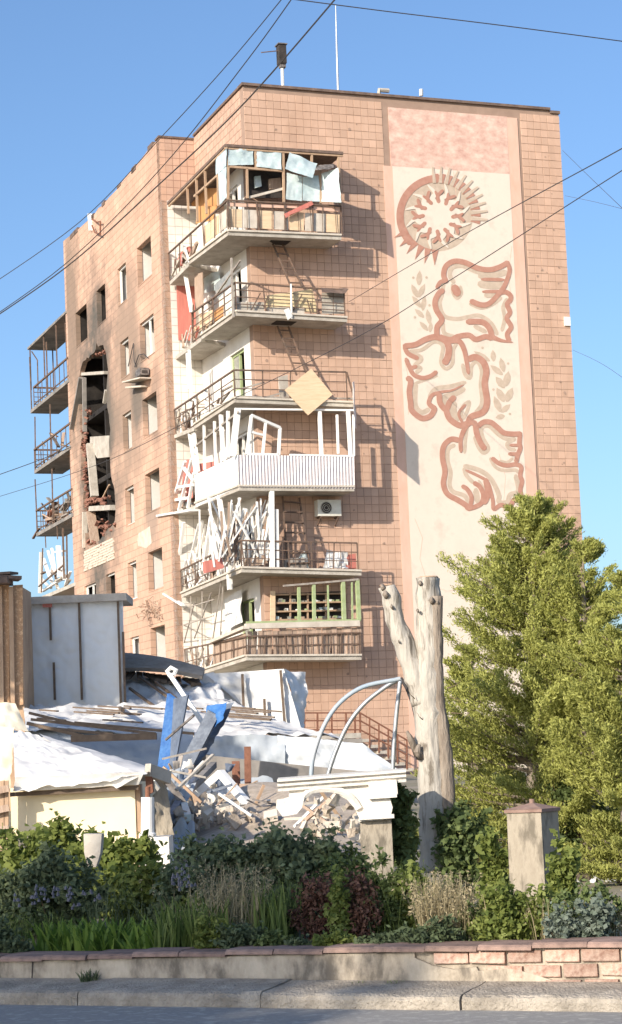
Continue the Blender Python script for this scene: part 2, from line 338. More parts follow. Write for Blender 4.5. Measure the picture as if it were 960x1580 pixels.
bp('tile_cladding', mb, 'tile', front, kind='stuff')
# the plaster panel with its painted reliefs
mt, mz = RZ - .35, F(690, 262, .03).z
mb = MB(); mb.box((MX0, -.030, G0), (MX1, 0, mz)); mural = bp('mural_panel', mb, 'mural')
mb = MB(); mb.box((MX0 - .05, -.028, mz + .003), (MX1, 0, mt)); bp('faded_panel', mb, 'peel', front)
mb = MB(); mb.box((MX1 + .004, -.024, G0), (MX1 + .42, 0, mt - .02)); mb.box((MX0 - .34, -.022, G0), (MX0 - .004, 0, mz)); bp('plaster_band', mb, 'pink_band', front)
def spline(P, n=7):
    P = [Vector(p) for p in P]
    if len(P) < 3: return [P[0].lerp(P[-1], k / n) for k in range(n + 1)]
    o = []
    for i in range(len(P) - 1):
        a, b, c, d = P[max(i - 1, 0)], P[i], P[i + 1], P[min(i + 2, len(P) - 1)]
        for k in range(n):
            t = k / n; o.append(.5 * ((2 * b) + (c - a) * t + (2 * a - 5 * b + 4 * c - d) * t * t + (3 * b - a - 3 * c + d) * t ** 3))
    return o + [P[-1]]
class Mural:
    lay = 0
    def __init__(s, org, sc): s.o = org; s.k = sc
    def px(s, p): return (s.o[0] + p[0] / s.k, s.o[1] + p[1] / s.k)
    def stroke(s, mb, P, w, taper=(1, 1), base=.034, straight=False):
        Q = [Vector((*s.px(p), 0)) for p in P]; Q = Q if straight else spline(Q); n = len(Q); w = w / s.k / 2; Mural.lay = (Mural.lay + 1) % 9
        off = base + .0006 * Mural.lay; A, Bb = [], []
        for i, q in enumerate(Q):
            d = (Q[min(i + 1, n - 1)] - Q[max(i - 1, 0)]).normalized(); nn = Vector((-d.y, d.x, 0)); t = i / (n - 1)
            ww = w * (taper[0] + (taper[1] - taper[0]) * t); o = off + .0004 * t
            if i in (0, n - 1) and not straight: q = q + d * (w * .5 * (-1 if i == 0 else 1)); ww *= .45
            A.append(F(*(q + nn * ww).xy, o)); Bb.append(F(*(q - nn * ww).xy, o))
        i0 = len(mb.v); mb.v += [v for ab in zip(A, Bb) for v in ab]
        for i in range(n - 1): k = i0 + 2 * i; mb.f.append((k, k + 1, k + 3, k + 2)); mb.t.append(.5)
    def blob(s, mb, P, base=.034):
        Mural.lay = (Mural.lay + 1) % 9
        V = [F(*s.px(p), base + .0006 * Mural.lay) for p in P]; i = len(mb.v); mb.v += V
        for q in tessellate_polygon([V]): mb.f.append(tuple(i + k for k in q)); mb.t.append(.5)
    def leaf(s, mb, a, b, w):
        a, b = Vector(a), Vector(b); d = b - a; nn = Vector((-d.y, d.x)).normalized() * w / 2
        s.blob(mb, [a, a + d * .3 + nn * .8, a + d * .6 + nn, a + d * .9 + nn * .5, b, a + d * .9 - nn * .5, a + d * .6 - nn, a + d * .3 - nn * .8])
m1 = Mural((600, 240), 960 / 180); P2 = lambda cx, cy, r, a: (cx + r * math.cos(math.radians(a)), cy - r * math.sin(math.radians(a)))
cx, cy = 405, 500
red, bei, cre = MB(), MB(), MB()
m1.blob(bei, [P2(cx, cy, 288, a) for a in range(0, 360, 6)], .032)
m1.stroke(red, [P2(cx, cy, 312, a) for a in range(88, 232, 8)], 60, base=.042)
for a in range(96, -10, -10):                                      # the outer rays of the sun
    m1.stroke(red, [P2(cx, cy, 272, a - 4), P2(cx, cy, 350, a - 4)], 30, (.3, 1.1), .042, True)
    m1.stroke(bei, [P2(cx, cy, 275, a), P2(cx, cy, 410, a)], 30, (1, .55), .049, True)
for i, a in enumerate(range(205, 275, 12)):
    m1.blob(red, [P2(cx, cy, 278, a - 6), P2(cx, cy, 405, a + 1), P2(cx, cy, 278, a + 6)], .042)
m1.blob(cre, [P2(cx, cy, 128, a) for a in range(0, 360, 10)], .049)
for i in range(12):
    a = 12 + 30 * i
    m1.stroke(cre, [P2(cx, cy, 95, a), P2(cx, cy, 150, a + 6), P2(cx, cy, 195, a - 4), P2(cx, cy, 262, a + 5)], 58, (1.1, .25), .049)
    b = a + 15
    m1.stroke(red, [P2(cx, cy, 118, b), P2(cx, cy, 160, b + 4), P2(cx, cy, 188, b - 1), P2(cx, cy, 215, b - 7)], 36, (.9, .7), .056)
    m1.stroke(red, [P2(cx, cy, 165, b + 3), P2(cx, cy, 205, b + 9)], 30, (1, .6), .056)
bp('sun_disc', bei, 'mural_beige', mural); bp('sun_ring', red, 'mural_red', mural); bp('sun_core', cre, 'mural', mural)
def bird(mm, reds, beiges):
    r, b = MB(), MB()
    for P, w_, *tp in beiges: mm.stroke(b, P, w_, tp[0] if tp else (1, 1), .033)
    for P, w_, *tp in reds: mm.stroke(r, P, w_, tp[0] if tp else (1, 1), .042)
    bp('bird_shading', b, 'mural_beige', mural); bp('bird_outline', r, 'mural_red', mural)
bird(Mural((620, 390), 960 / 180), [
 ([(365, 240), (345, 180), (365, 110), (430, 70), (520, 80), (620, 125), (720, 140), (800, 120), (875, 80)], 44), ([(870, 82), (888, 140), (868, 220), (835, 290), (780, 360), (715, 420), (650, 428), (570, 398)], 42, (.8, 1.1)),
 ([(660, 218), (840, 222)], 28), ([(670, 320), (830, 318)], 28), ([(790, 335), (850, 322), (893, 350), (895, 385), (868, 425), (890, 490), (865, 540), (900, 610), (868, 670), (885, 725)], 40),
 ([(905, 735), (820, 722), (750, 695)], 40, (.3, 1.1)), ([(745, 700), (720, 620), (660, 570), (540, 568)], 48), ([(740, 705), (690, 690), (610, 712), (550, 678), (460, 690), (400, 715), (310, 690)], 44),
 ([(290, 690), (292, 610), (330, 550), (285, 470), (275, 400), (305, 335), (340, 310)], 46), ([(290, 290), (320, 240), (375, 232)], 34), ([(432, 280), (462, 340)], 66)],
 [([(430, 245), (395, 180), (420, 122), (500, 108), (600, 150), (690, 180)], 36), ([(640, 190), (750, 188), (855, 160)], 52), ([(640, 255), (740, 270), (830, 262)], 60), ([(690, 350), (760, 345)], 44),
 ([(345, 250), (330, 350), (312, 420), (350, 520), (450, 545), (540, 530), (640, 518), (735, 580), (785, 670)], 34), ([(865, 380), (835, 450), (848, 540), (825, 640)], 32), ([(340, 580), (350, 660), (430, 690)], 34),
 ([(600, 605), (690, 650)], 38), ([(415, 260), (420, 330), (455, 375), (492, 335), (482, 275)], 24), ([(560, 420), (650, 455), (740, 430), (820, 370)], 26)])
bird(Mural((615, 505), 960 / 190), [
 ([(45, 145), (130, 135), (210, 95), (290, 75), (365, 105), (392, 160), (385, 230), (360, 280)], 46, (.9, 1.2)), ([(48, 150), (75, 205), (150, 242)], 36), ([(58, 245), (92, 310), (140, 305)], 30),
 ([(60, 250), (85, 310), (120, 370), (190, 395), (250, 380), (295, 348)], 34), ([(70, 395), (95, 420), (85, 500), (95, 590), (105, 650), (180, 708), (250, 690), (285, 630)], 44),
 ([(285, 635), (238, 592), (262, 530), (330, 505), (420, 490), (500, 452)], 36, (1.2, .3)), ([(318, 520), (325, 590), (370, 640), (400, 580), (435, 545)], 44), ([(370, 640), (400, 715), (480, 765), (545, 745)], 46),
 ([(500, 745), (470, 670), (520, 605)], 22), ([(390, 105), (470, 108), (510, 170), (530, 260), (545, 355)], 48, (1, .6)), ([(545, 250), (600, 232), (660, 270), (685, 345), (672, 440), (690, 580), (660, 660), (565, 700), (545, 760)], 50)],
 [([(90, 185), (180, 175), (280, 112), (345, 150), (330, 270), (370, 322), (420, 280), (425, 180), (450, 130)], 28), ([(120, 440), (300, 380)], 24), ([(135, 440), (130, 600), (180, 662), (235, 640)], 38),
 ([(240, 545), (290, 480), (400, 462), (520, 430)], 34), ([(365, 600), (360, 545), (440, 520), (510, 480)], 42), ([(430, 590), (425, 650), (455, 720)], 58), ([(490, 690), (500, 620), (550, 580), (540, 640), (505, 715)], 26),
 ([(500, 290), (520, 370), (558, 390), (570, 300), (615, 270), (648, 340), (640, 450), (650, 590), (600, 665)], 30), ([(100, 205), (160, 225), (175, 255), (130, 295), (170, 320), (140, 350)], 34)])
bird(Mural((670, 640), 960 / 150), [
 ([(240, 250), (165, 243), (95, 310), (82, 420), (107, 560), (92, 680), (130, 780), (230, 840), (310, 890), (335, 925)], 54), ([(335, 80), (290, 160), (262, 250), (265, 360)], 54, (1, .7)), ([(330, 78), (400, 85), (420, 180), (460, 280), (500, 335)], 56),
 ([(430, 115), (490, 72), (560, 75), (620, 120), (690, 178), (780, 190), (855, 188)], 52), ([(848, 190), (842, 280), (850, 330), (825, 400), (810, 465)], 46), ([(750, 300), (850, 300)], 30), ([(740, 385), (830, 390)], 38),
 ([(575, 430), (640, 480), (720, 500), (810, 490), (860, 520), (850, 600), (868, 660), (850, 740), (865, 800)], 44), ([(862, 842), (790, 840), (740, 915), (660, 890), (590, 930), (580, 850), (555, 740), (520, 655), (430, 600), (320, 550)], 52, (1, .5)),
 ([(280, 705), (330, 740), (370, 820), (355, 905)], 44), ([(395, 672), (450, 710), (485, 790), (468, 870), (405, 908), (330, 930)], 46), ([(510, 640), (530, 780), (495, 870)], 56)],
 [([(200, 300), (140, 340), (132, 450), (162, 570), (152, 690), (190, 760), (300, 800), (345, 880)], 42), ([(330, 115), (312, 220), (300, 375)], 32), ([(400, 220), (440, 325), (490, 375), (535, 330), (480, 225), (470, 135), (540, 112), (640, 200), (720, 240), (800, 238)], 38),
 ([(800, 240), (720, 285), (745, 335), (800, 345)], 36), ([(555, 430), (600, 510), (680, 548), (800, 545), (830, 570)], 34), ([(650, 455), (720, 468), (775, 430)], 28), ([(295, 530), (320, 600), (385, 670)], 40),
 ([(300, 505), (440, 545), (540, 610), (600, 700), (640, 800), (640, 860), (720, 862), (750, 790), (830, 750), (805, 600)], 46), ([(410, 740), (430, 860)], 58), ([(440, 650), (500, 740)], 26)])
lf = MB(); mm = Mural((620, 390), 960 / 180)
for a, b, w_ in (((148, 145), (140, 270), 50), ((80, 258), (132, 368), 46), ((190, 255), (138, 368), 46), ((85, 355), (160, 450), 44), ((190, 350), (172, 480), 44), ((108, 462), (185, 535), 42), ((208, 462), (232, 590), 46), ((145, 565), (218, 642), 40), ((242, 568), (232, 655), 36)): mm.leaf(lf, a, b, w_)
for p in ((95, 205), (203, 203), (228, 432), (108, 530)): mm.blob(lf, [P2(*p, 11, a) for a in range(0, 360, 45)])
bp('leaf_spray', lf, 'mural_beige', mural); lf = MB(); mm = Mural((615, 505), 960 / 190)
for a, b, w_ in (((585, 185), (715, 265), 44), ((735, 175), (742, 268), 44), ((715, 295), (815, 372), 46), ((795, 235), (822, 350), 48), ((758, 385), (828, 475), 56), ((858, 340), (835, 462), 58), ((765, 470), (825, 582), 60), ((888, 470), (840, 582), 58), ((745, 535), (795, 662), 54), ((872, 600), (800, 664), 46), ((755, 705), (830, 690), 44)): mm.leaf(lf, a, b, w_)
for p in ((655, 160), (855, 282), (740, 485), (868, 675)): mm.blob(lf, [P2(*p, 10, a) for a in range(0, 360, 45)])
bp('leaf_spray', lf, 'mural_beige', mural)
ck = MB()
for P in (((640, 800), (652, 830), (648, 862), (660, 900)), ((770, 700), (780, 735), (776, 790)), ((625, 560), (634, 600), (630, 640)), ((700, 265), (704, 300), (698, 330)), ((668, 905), (690, 912), (720, 908)), ((790, 380), (784, 420), (790, 470))):
    Q_ = [F(*p, .0305) for p in P]
    for a, b in zip(Q_, Q_[1:]): ck.bar(a, b, .014, .006)
bp('crack', ck, 'pink_band', mural, kind='stuff')
ch = MB()
for i in range(130):
    x, z = R_.uniform(.4, MX0 - .5) if R_.random() < .7 else R_.uniform(MX1 + .6, W_ - .3), R_.uniform(3, RZ - 1); r_ = R_.choice([.02, .025, .03, .04, .055]); n_ = 7; ph = R_.uniform(0, 6)
    ch.prism([(x + r_ * R_.uniform(.5, 1.2) * math.cos(ph + 2 * math.pi * k / n_), -.0225 - .0002 * (i % 7), z + r_ * R_.uniform(.5, 1.2) * math.sin(ph + 2 * math.pi * k / n_)) for k in range(n_)], (0, .006, 0))
bp('blast_chip', ch, 'mortar', front, kind='stuff')
# front section: side wall under the roof, recessed loggia wall below, door openings
CZ = F(440, 230, 1.2).z                                            # underside of the top canopy
TWALL = tilewall('tiled side wall', TILE1, TILE2, (.27, .16, .115), .40, .27, .014, 'yz')
TRET = tilewall('tiled return wall', TILE1, TILE2, (.30, .18, .13), .27, .27, .012, 'xz', off=0)
WTILE = tilewall('whitewashed tile wall', (.72, .68, .62), (.66, .62, .56), (.42, .38, .34), .27, .30, .010, 'xz', off=0)
mb = MB(); mb.box((0, .352, CZ + .12), (.35, L1, RZ - .0)); bp('upper_side_wall', mb, TWALL)
out = [(0, .352, G0 - .4), (0, L1, G0 - .4), (0, L1, CZ + .117), (0, .352, CZ + .117)]
holes = []
DOORS = [(1.0, 2.5)] * 6
for k, z in enumerate(ZS): 
    a, b = DOORS[k]; zf = z + .18
    holes.append([(0, a, zf + .05), (0, a + .75, zf + .05), (0, a + .75, zf + .85), (0, b, zf + .85), (0, b, zf + 2.15), (0, a, zf + 2.15)])
mb = MB(); mb.holed([out] + holes, (.35, 0, 0)); bp('loggia_wall', mb, 'white_plaster')
mb = MB(); mb.box((-NN, L1, G0 - .4), (.35, L1 + .35, CZ + .1)); bp('return_wall', mb, WTILE)
mb = MB(); mb.box((-NN, L1 + .001, CZ + .1), (.0, L1 + .36, RZ2)); bp('upper_return_wall', mb, TRET)
for k, z in enumerate(ZS):
    a, b = DOORS[k]; zf = z + .18; fr = MB(); x = .12
    for y in (a + .04, a + .75, b - .04): fr.bar((x, y, zf + (.05 if y < a + 1 else .85)), (x, y, zf + 2.15), .08, .08)
    fr.bar((x, a, zf + 2.1), (x, b, zf + 2.1), .08); fr.bar((x, a + .75, zf + .9), (x, b, zf + .9), .08)
    if k in (0, 3): fr.bar((x, a, zf + .09), (x, a + .75, zf + .09), .08)
    w_ = bp('door_frame', fr, 'green' if k in (0, 3) else 'white')
    if k not in (1, 2):
        g = MB(); g.box((x - .01, a + .79, zf + .94), (x + .01, b - .08, zf + 2.06)); bp('pane', g, 'glass', w_)
# wing wall with windows and the blown-out hole
XW = -NN
SOOT = [(S(150, 700, XW).y, S(150, 690, XW).z, 3.3, 6.8, .97, (.085, .085, .075)), (S(196, 590, XW).y, S(196, 590, XW).z, 2.5, 4.4, .72, (.255, .19, .145)), (S(212, 590, XW).y, S(212, 610, XW).z, .9, 1.6, .75, (.12, .11, .095)), (S(234, 800, XW).y, S(234, 800, XW).z, 1.0, 1.3, .6, (.24, .195, .16)), (S(112, 520, XW).y, S(112, 480, XW).z, 1.5, 5., .78, (.19, .145, .11)), (S(240, 620, XW).y, S(240, 625, XW).z, .9, 1.5, .5, (.15, .12, .10)), (S(160, 500, XW).y, S(160, 510, XW).z, 1.6, 1.0, .45, (.14, .11, .09))]
SWALL = tilewall('sooty tiled wing wall', (.56, .365, .265), (.50, .32, .23), (.36, .235, .17), .55, .27, .013, 'yz', SOOT)
def srect(trx, try_, blx, bly):
    a, b = S(trx, try_, XW), S(blx, bly, XW); return [a.y, b.y, b.z, a.z]
WINS = []
base = srect(232.5, 364, 213.3, 441.7)
wy0, wy1 = base[0], base[1]; wz1 = base[3]
for k, (x, y) in enumerate([(232, 364), (239, 481), (244, 601), (248, 719.5), (252, 843), (255.5, 963)]):
    z = S(x, y, XW).z; WINS.append((wy0, wy1, z - 1.42, z, 'wide'))
n0 = srect(194, 404, 183, 468)
for k, (x, y) in enumerate([(194, 404), (199, 518), (202, 632), (208.5, 746), (212, 863), (216, 980)]):
    z = S(x, y, XW).z; WINS.append((n0[0], n0[1], z - 1.42, z, 'narrow'))
z = S(162, 437, XW).z; q = srect(162, 437, 150.5, 501); WINS.append((q[0], q[1], z - 1.42, z, 'narrow'))
q2 = srect(133.5, 468, 118, 531); z = S(133.5, 468, XW).z; WINS.append((q2[0], q2[1], z - 1.42, z, 'wide'))
z = S(176, 882, XW).z; WINS.append((q[0], q[1], z - 1.3, z, 'narrow')); z = S(150, 897, XW).z; WINS.append((q2[0], q2[1], z - 1.3, z, 'wide'))
hp = [(124, 572), (127, 558), (137, 551), (148, 541), (149.5, 530), (152, 533), (159, 530), (160, 537), (164, 543), (165, 552), (166, 563), (167, 572), (166, 584), (165, 600), (163, 606), (159, 614), (160, 618), (165, 622), (168, 640), (170, 665), (168, 684), (169, 706), (171, 722), (173, 742), (177, 757), (177.5, 772), (178.5, 790), (177, 806),
      (170, 812), (164, 818), (160, 825), (156, 830), (151, 836), (146, 838), (139, 843), (133, 842), (130, 815), (131, 795), (128, 780), (129, 760), (125, 735), (126, 715), (124, 692), (127, 675), (123, 655), (122, 625), (120, 600), (122, 585)]
dense = []
for i, p in enumerate(hp):
    q_ = hp[(i + 1) % len(hp)]; a, b = S(*p, XW), S(*q_, XW); n = max(1, int((b - a).length / .25))
    for k in range(n):
        v = a.lerp(b, k / n); dense.append(Vector((XW, v.y + R_.uniform(-.07, .07), v.z + R_.uniform(-.06, .06))))
top = [S(x, y, XW) for x, y in ((245, 213), (236, 224), (233, 223), (226, 235), (214, 250), (206, 263), (200, 266), (185, 285), (180, 293), (169, 304), (158, 317), (152, 321), (141, 338), (136, 340), (125, 350), (122, 353), (100, 370))]
outl = [Vector((XW, L1, G0 - .4))] + [Vector((XW, p.y, p.z)) for p in top] + [Vector((XW, L2, G0 - .4))]
outl[1].y = L1; outl[-2].y = L2
loops = [outl, dense] + [[(XW, a, c), (XW, b, c), (XW, b, d), (XW, a, d)] for a, b, c, d, _ in WINS]
mb = MB(); mb.holed(loops, (.2, 0, 0)); wing = bp('wing_wall', mb, SWALL)
mb = MB(); mb.box((XW, L2, G0 - .4), (0, L2 + .3, outl[-2].z)); mb.box((0, L2 + .3, G0 - .4), (.3, L2 + 3.6, RZ - .5)); bp('rear_wall', mb, TRET)
mb = MB(); mb.box((W_ - .35, .352, G0 - .4), (W_, L2 + 3.6, RZ)); bp('far_side_wall', mb, TWALL)
mb = MB(); mb.box((.3, L2 + 3.3, G0 - .4), (W_ - .35, L2 + 3.6, RZ - .3)); bp('back_wall', mb, TRET)
# windows: leftover frames and ragged glass
for (a, b, c, d, kind) in WINS:
    x = XW + .13; fr = MB()
    if R_.random() < .62:
        if R_.random() < .4: fr.bar((x, b - .04, c), (x, b - .04, d), .07, .09)
        if R_.random() < .7: fr.bar((x, a + .04, c), (x, a + .04, d), .07, .09)
        fr.bar((x, a, d - .035), (x, b, d - .035), .07)
        if kind == 'wide' and R_.random() < .6: m_ = a + (b - a) * R_.uniform(.4, .65); fr.bar((x, m_, c), (x, m_ + R_.uniform(-.15, .15), d), .07)
        fr.bar((x, a, c + .03), (x, b, c + .03), .1, .05)
        bp('window', fr, 'white')
    sl_ = MB(); sl_.box((XW - .015, a - .02, c - .04), (XW + .1, b + .02, c - .003)); bp('window_sill', sl_, SWALL)
# floors and party walls inside the wing
for k in range(8):
    z = 4.93 + ST * k - ST
    if z + .2 > RZ2: break
    mb = MB(); x0 = XW + .205
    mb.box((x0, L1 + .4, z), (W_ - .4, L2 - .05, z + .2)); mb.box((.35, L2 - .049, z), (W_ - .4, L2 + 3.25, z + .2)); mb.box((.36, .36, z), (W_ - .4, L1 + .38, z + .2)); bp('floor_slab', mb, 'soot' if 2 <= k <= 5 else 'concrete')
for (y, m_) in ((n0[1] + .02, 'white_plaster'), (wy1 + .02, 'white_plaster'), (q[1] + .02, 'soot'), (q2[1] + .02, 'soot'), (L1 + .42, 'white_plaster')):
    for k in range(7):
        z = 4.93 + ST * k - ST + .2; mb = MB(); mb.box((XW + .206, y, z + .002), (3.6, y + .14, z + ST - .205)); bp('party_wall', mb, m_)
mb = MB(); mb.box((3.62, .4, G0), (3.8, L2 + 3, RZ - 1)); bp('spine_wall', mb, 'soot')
mb = MB(); mb.box((.05, .36, RZ - .9), (W_ - .36, L2 + 3.2, RZ - .5)); mb.box((XW + .35, L1 + .4, RZ2 - 1.6), (.04, L2 - .1, RZ2 - 1.4)); bp('roof', mb, 'roof_dark')
mb = MB(); mb.box((-.07, -.09, RZ + .001), (W_ - .35, .40, RZ + .09)); mb.box((-.06, .401, RZ + .002), (.42, L1 - .1, RZ + .085)); mb.box((W_ - .345, -.06, RZ - .10), (W_ + .04, .40, RZ - .0)); bp('roof_edge', mb, 'roof_dark')
mb = MB(); mb.box((-NN - .04, L1 - .05, RZ2 + .002), (.1, L1 + .45, RZ2 + .07)); bp('roof_edge', mb, 'roof_dark')
for i in range(9):
    y = R_.uniform(L1 + .8, L2 - .3); k = min(range(len(top)), key=lambda j: abs(top[j].y - y)); z = top[k].z
    mb = MB(); mb.box((XW - .02, y, z - .06), (XW + .32, y + R_.uniform(.3, .9), z + R_.uniform(.05, .14))); bp('coping_fragment', mb, 'roof_dark')
# inside the hole: hanging panels, broken brick edges, slabs
def splank(pts, w_, th, m_, nm, x=XW + .1):
    a, b = S(*pts[0], x), S(*pts[1], x); mb = MB(); mb.bar(a, b, th, w_, up=(1, 0, 0)); bp(nm, mb, m_)
splank(((139, 685), (146, 766)), .30, .2, 'concrete', 'hanging_panel', XW + .02); splank(((127, 583), (113, 662)), .30, .10, 'concrete_soot_shade', 'hanging_panel', XW - .03)
splank(((130, 583), (131, 666)), .16, .10, 'concrete_soot_shade', 'hanging_panel', XW + .02); splank(((164, 602), (161, 622)), .12, .1, 'concrete', 'hanging_panel', XW - .02)
splank(((140, 790), (147, 838)), .36, .10, 'plank', 'hanging_panel'); splank(((131, 790), (131, 845)), .2, .12, 'concrete_pale', 'hanging_panel', XW)
splank(((158, 770), (169, 748)), .06, .06, 'wood', 'loose_batten', XW + .2)
a, b = S(122, 578, XW + .2), S(166, 575, XW + .2); mb = MB(); mb.bar(a, b, .3, .12); bp('broken_slab_edge', mb, 'concrete')
a, b = S(144, 785, XW + .2), S(177, 783, XW + .2); mb = MB(); mb.bar(a, b, .4, .2); bp('broken_slab_edge', mb, 'concrete')
mb = MB(); pa = [S(x, y, XW + .12) for x, y in ((139, 674), (168, 672), (168.5, 705), (150, 707), (139, 688))]; mb.prism(pa, (.3, 0, 0)); bp('broken_slab_edge', mb, 'concrete')
bprot = MB(); bprot.box((-.06, -.125, -.04), (.06, .125, .04)); bpm = None
for (px, py, sx, sy, n) in ((131, 690, 4, 25, 34), (132, 735, 4, 25, 40), (135, 775, 6, 10, 26), (134, 640, 6, 12, 12), (152, 772, 16, 5, 26), (150, 547, 12, 6, 12), (165, 815, 10, 8, 28), (150, 840, 14, 5, 20)):
    for i in range(n):
        p = S(px + R_.gauss(0, sx * .5), py + R_.gauss(0, sy * .5), XW + R_.uniform(-.03, .25))
        if bpm is None:
            bpm = bp('broken_brick', bprot, 'brick_inner'); bpm.location = p
        else: bpm2 = inst(bpm, B, p); 
        o = bpm if i == 0 and bpm.location == p else bpm2
        o.rotation_euler = (R_.uniform(-.6, .6), R_.uniform(-.5, .5), R_.uniform(-.6, .6)); s_ = R_.uniform(.6, 1.1); o.scale = (s_, s_, s_)
# whitewashed brick infill below the hole, its bricks proud of the tiles
bw_, bh_ = .27, .105; y0, y1 = S(176, 860, XW).y, S(131, 860, XW).y; zt, zb_ = S(150, 842, XW).z, S(150, 872, XW).z; wb = None; r = 0; zz = zb_
while zz < zt:
    yy = y0 + (bw_ / 2 if r % 2 else 0)
    while yy < y1:
        if R_.random() < .93:
            if wb is None:
                mb = MB(); mb.box((-.02, -bw_ / 2 + .008, -bh_ / 2 + .007), (.02, bw_ / 2 - .008, bh_ / 2 - .007)); wb = bp('infill_brick', mb, 'brick_white'); wb.location = (XW - .012, yy, zz)
            else:
                o = inst(wb, B, (XW - .012 + R_.uniform(-.01, .006), yy, zz)); o.rotation_euler = (R_.uniform(-.02, .02), 0, 0)
        yy += bw_
    zz += bh_; r += 1
mb = MB(); mb.box((XW + .03, y0, zb_), (XW - .004, y1, zt - .05)); bp('infill_mortar', mb, 'concrete')
# scar of bare bricks between the windows
mb = MB(); pp = [S(x, y, XW - .006) for x, y in ((212, 832), (214, 823), (224, 817), (231, 812), (234, 838), (226, 846), (213, 842))]; mb.prism(pp, (.02, 0, 0)); bp('bare_brick_scar', mb, 'brick_white')
# ------------------------------------------------------------------ corner balconies: slabs, railings, frames
PB = 1.2                                                           # depth of a balcony in front of the mural wall
EDGE = {5: ((527, 370), (352, 363), (292, 408)), 4: ((536, 497), (364, 487), (311, 524)), 3: ((545, 628), (362, 621), (300, 662)),
        2: ((547, 758), (369, 757), (302, 783)), 1: ((558, 888), (373, 883), (280, 922)), 0: ((558, 1018), (380, 1019), (281, 1050))}
RCAN = ((530, 238), (347, 226), (258, 316))
def slab(e, th, name, m, flip=False):
    r, l = F(*e[0], PB), F(*e[1], PB); xl = l.x; f = S(*e[2], xl); yf = min(f.y, L1 - .02)
    zb_ = [r.z, l.z, f.z, f.z, l.z, r.z]
    P = [(r.x, -PB), (xl, -PB), (xl, yf), (-.003, yf), (-.003, -.003), (r.x, -.003)]
    mb = MB(); n = len(P); i = len(mb.v)
    mb.v += [Vector((x, y, z)) for (x, y), z in zip(P, zb_)] + [Vector((x, y, z + th)) for (x, y), z in zip(P, zb_)]
    for q in ((0, 1, 4, 5), (1, 2, 3, 4)): mb.f.append(tuple(q)); mb.f.append(tuple(n + k for k in reversed(q)))
    for k in range(n): mb.f.append((k, n + k, n + (k + 1) % n, (k + 1) % n))
    mb.t = [.5] * len(mb.f)
    return bp(name, mb, m), xl, r, l, f
BAL = {}
for k in EDGE:
    o, xl, r, l, f = slab(EDGE[k], .13, 'balcony', 'concrete'); BAL[k] = (o, xl, r, l, f)
    mb = MB(); z = Vector((0, 0, .13))                             # screed lip, 2 cm proud
    mb.bar(Vector((l.x, -PB - .02, l.z + .16)), Vector((r.x, -PB - .02, r.z + .16)), .07, .06); mb.bar(Vector((xl - .02, -PB, l.z + .16)), Vector((xl - .02, f.y, f.z + .16)), .07, .06)
    bp('slab_lip', mb, 'concrete_pale', o)
can, cxl, cr, cl, cf = slab(RCAN, .09, 'canopy', 'roof_dark')
mb = MB(); mb.bar((cl.x, -PB + .06, cl.z - .04), (cr.x, -PB + .06, cr.z - .04), .06, .06); mb.bar((cxl + .06, -PB, cl.z - .04), (cxl + .06, cf.y, cf.z - .04), .06, .06); bp('canopy_beam', mb, 'wood', can)
# the far end of every balcony, cracked off and sagging
for k, far in {5: (262, 440), 4: (261, 562), 3: (263, 680), 2: (272, 797), 1: (279, 923)}.items():
    o, xl, r, l, f = BAL[k]; g = S(*far, xl); y1 = min(g.y, L1 - .03)
    if y1 - f.y < .3: continue
    pts = [Vector((xl, f.y + .05, f.z - .05)), Vector((xl, y1, g.z)), Vector((-.01, y1, g.z)), Vector((-.01, f.y + .4, f.z - .12))]
    mb = MB(); mb.hexa(pts[::-1] + [p + Vector((0, 0, .13)) for p in pts[::-1]]); bp('cracked_slab_end', mb, 'concrete', o)
def railing(k, fr, side, posts=4, mids=2, m='rail', bars=0, w_=.04, spost=3, x1=None):
    """fr: pixel ends of the front top rail (left, right); side: far pixel end of the side top rail"""
    o, xl, r, l, f = BAL[k]; mb = MB(); a, b = F(*fr[0], PB - .04), F(*fr[1], PB - .04); xs_ = xl + .04; a.x = xs_
    za, zb_ = l.z + .17, r.z + .17; runs = [(a, b, za, zb_, posts)]
    if side:
        c = S(*side, xs_); c.y = min(c.y, L1 - .05); runs.append((Vector((xs_, -PB + .04, a.z)), c, za, f.z + .17 if c.y < f.y + .4 else c.z - 1., spost))
    mb.bar(runs[0][0], runs[0][1], w_ * 1.5, w_ * 1.2)
    if side: mb.bar(runs[1][0], runs[1][1], w_ * 1.5, w_ * 1.2)
    bp('hand_rail', mb, m, o)
    mb = MB()
    for (p, q_, zp, zq, n) in runs:
        pb, qb = Vector((p.x, p.y, zp)), Vector((q_.x, q_.y, zq))
        for j in range(1, mids + 1): t = j / (mids + 1); mb.bar(p.lerp(pb, t), q_.lerp(qb, t), w_ * .6, w_ * .7)
        mb.bar(pb, qb, w_ * .8)
        for j in range(n + 1): t = j / n; s_ = R_.uniform(-.02, .02); mb.bar(p.lerp(q_, t), pb.lerp(qb, min(1, max(0, t + s_))), w_ * .9)
        for j in range(bars if p is runs[0][0] else bars // 2):
            t = (j + .5) / (bars if p is runs[0][0] else bars // 2); mb.bar(p.lerp(q_, t), pb.lerp(qb, min(1, max(0, t + R_.uniform(-.012, .012)))), w_ * .4)
    bp('railing', mb, m, o, kind='stuff')
railing(5, ((351, 309), (526, 318)), (258, 393), 4, 0, spost=5, bars=9)
railing(4, ((361, 436), (531, 448)), (296, 483), 4, 3, spost=4, bars=5)
railing(3, ((359, 571), (534, 574)), (267, 634), 4, 2, m='rail', spost=5, bars=0)
railing(1, ((368, 834), (551, 838)), (279, 880), 5, 2, spost=4, bars=10)
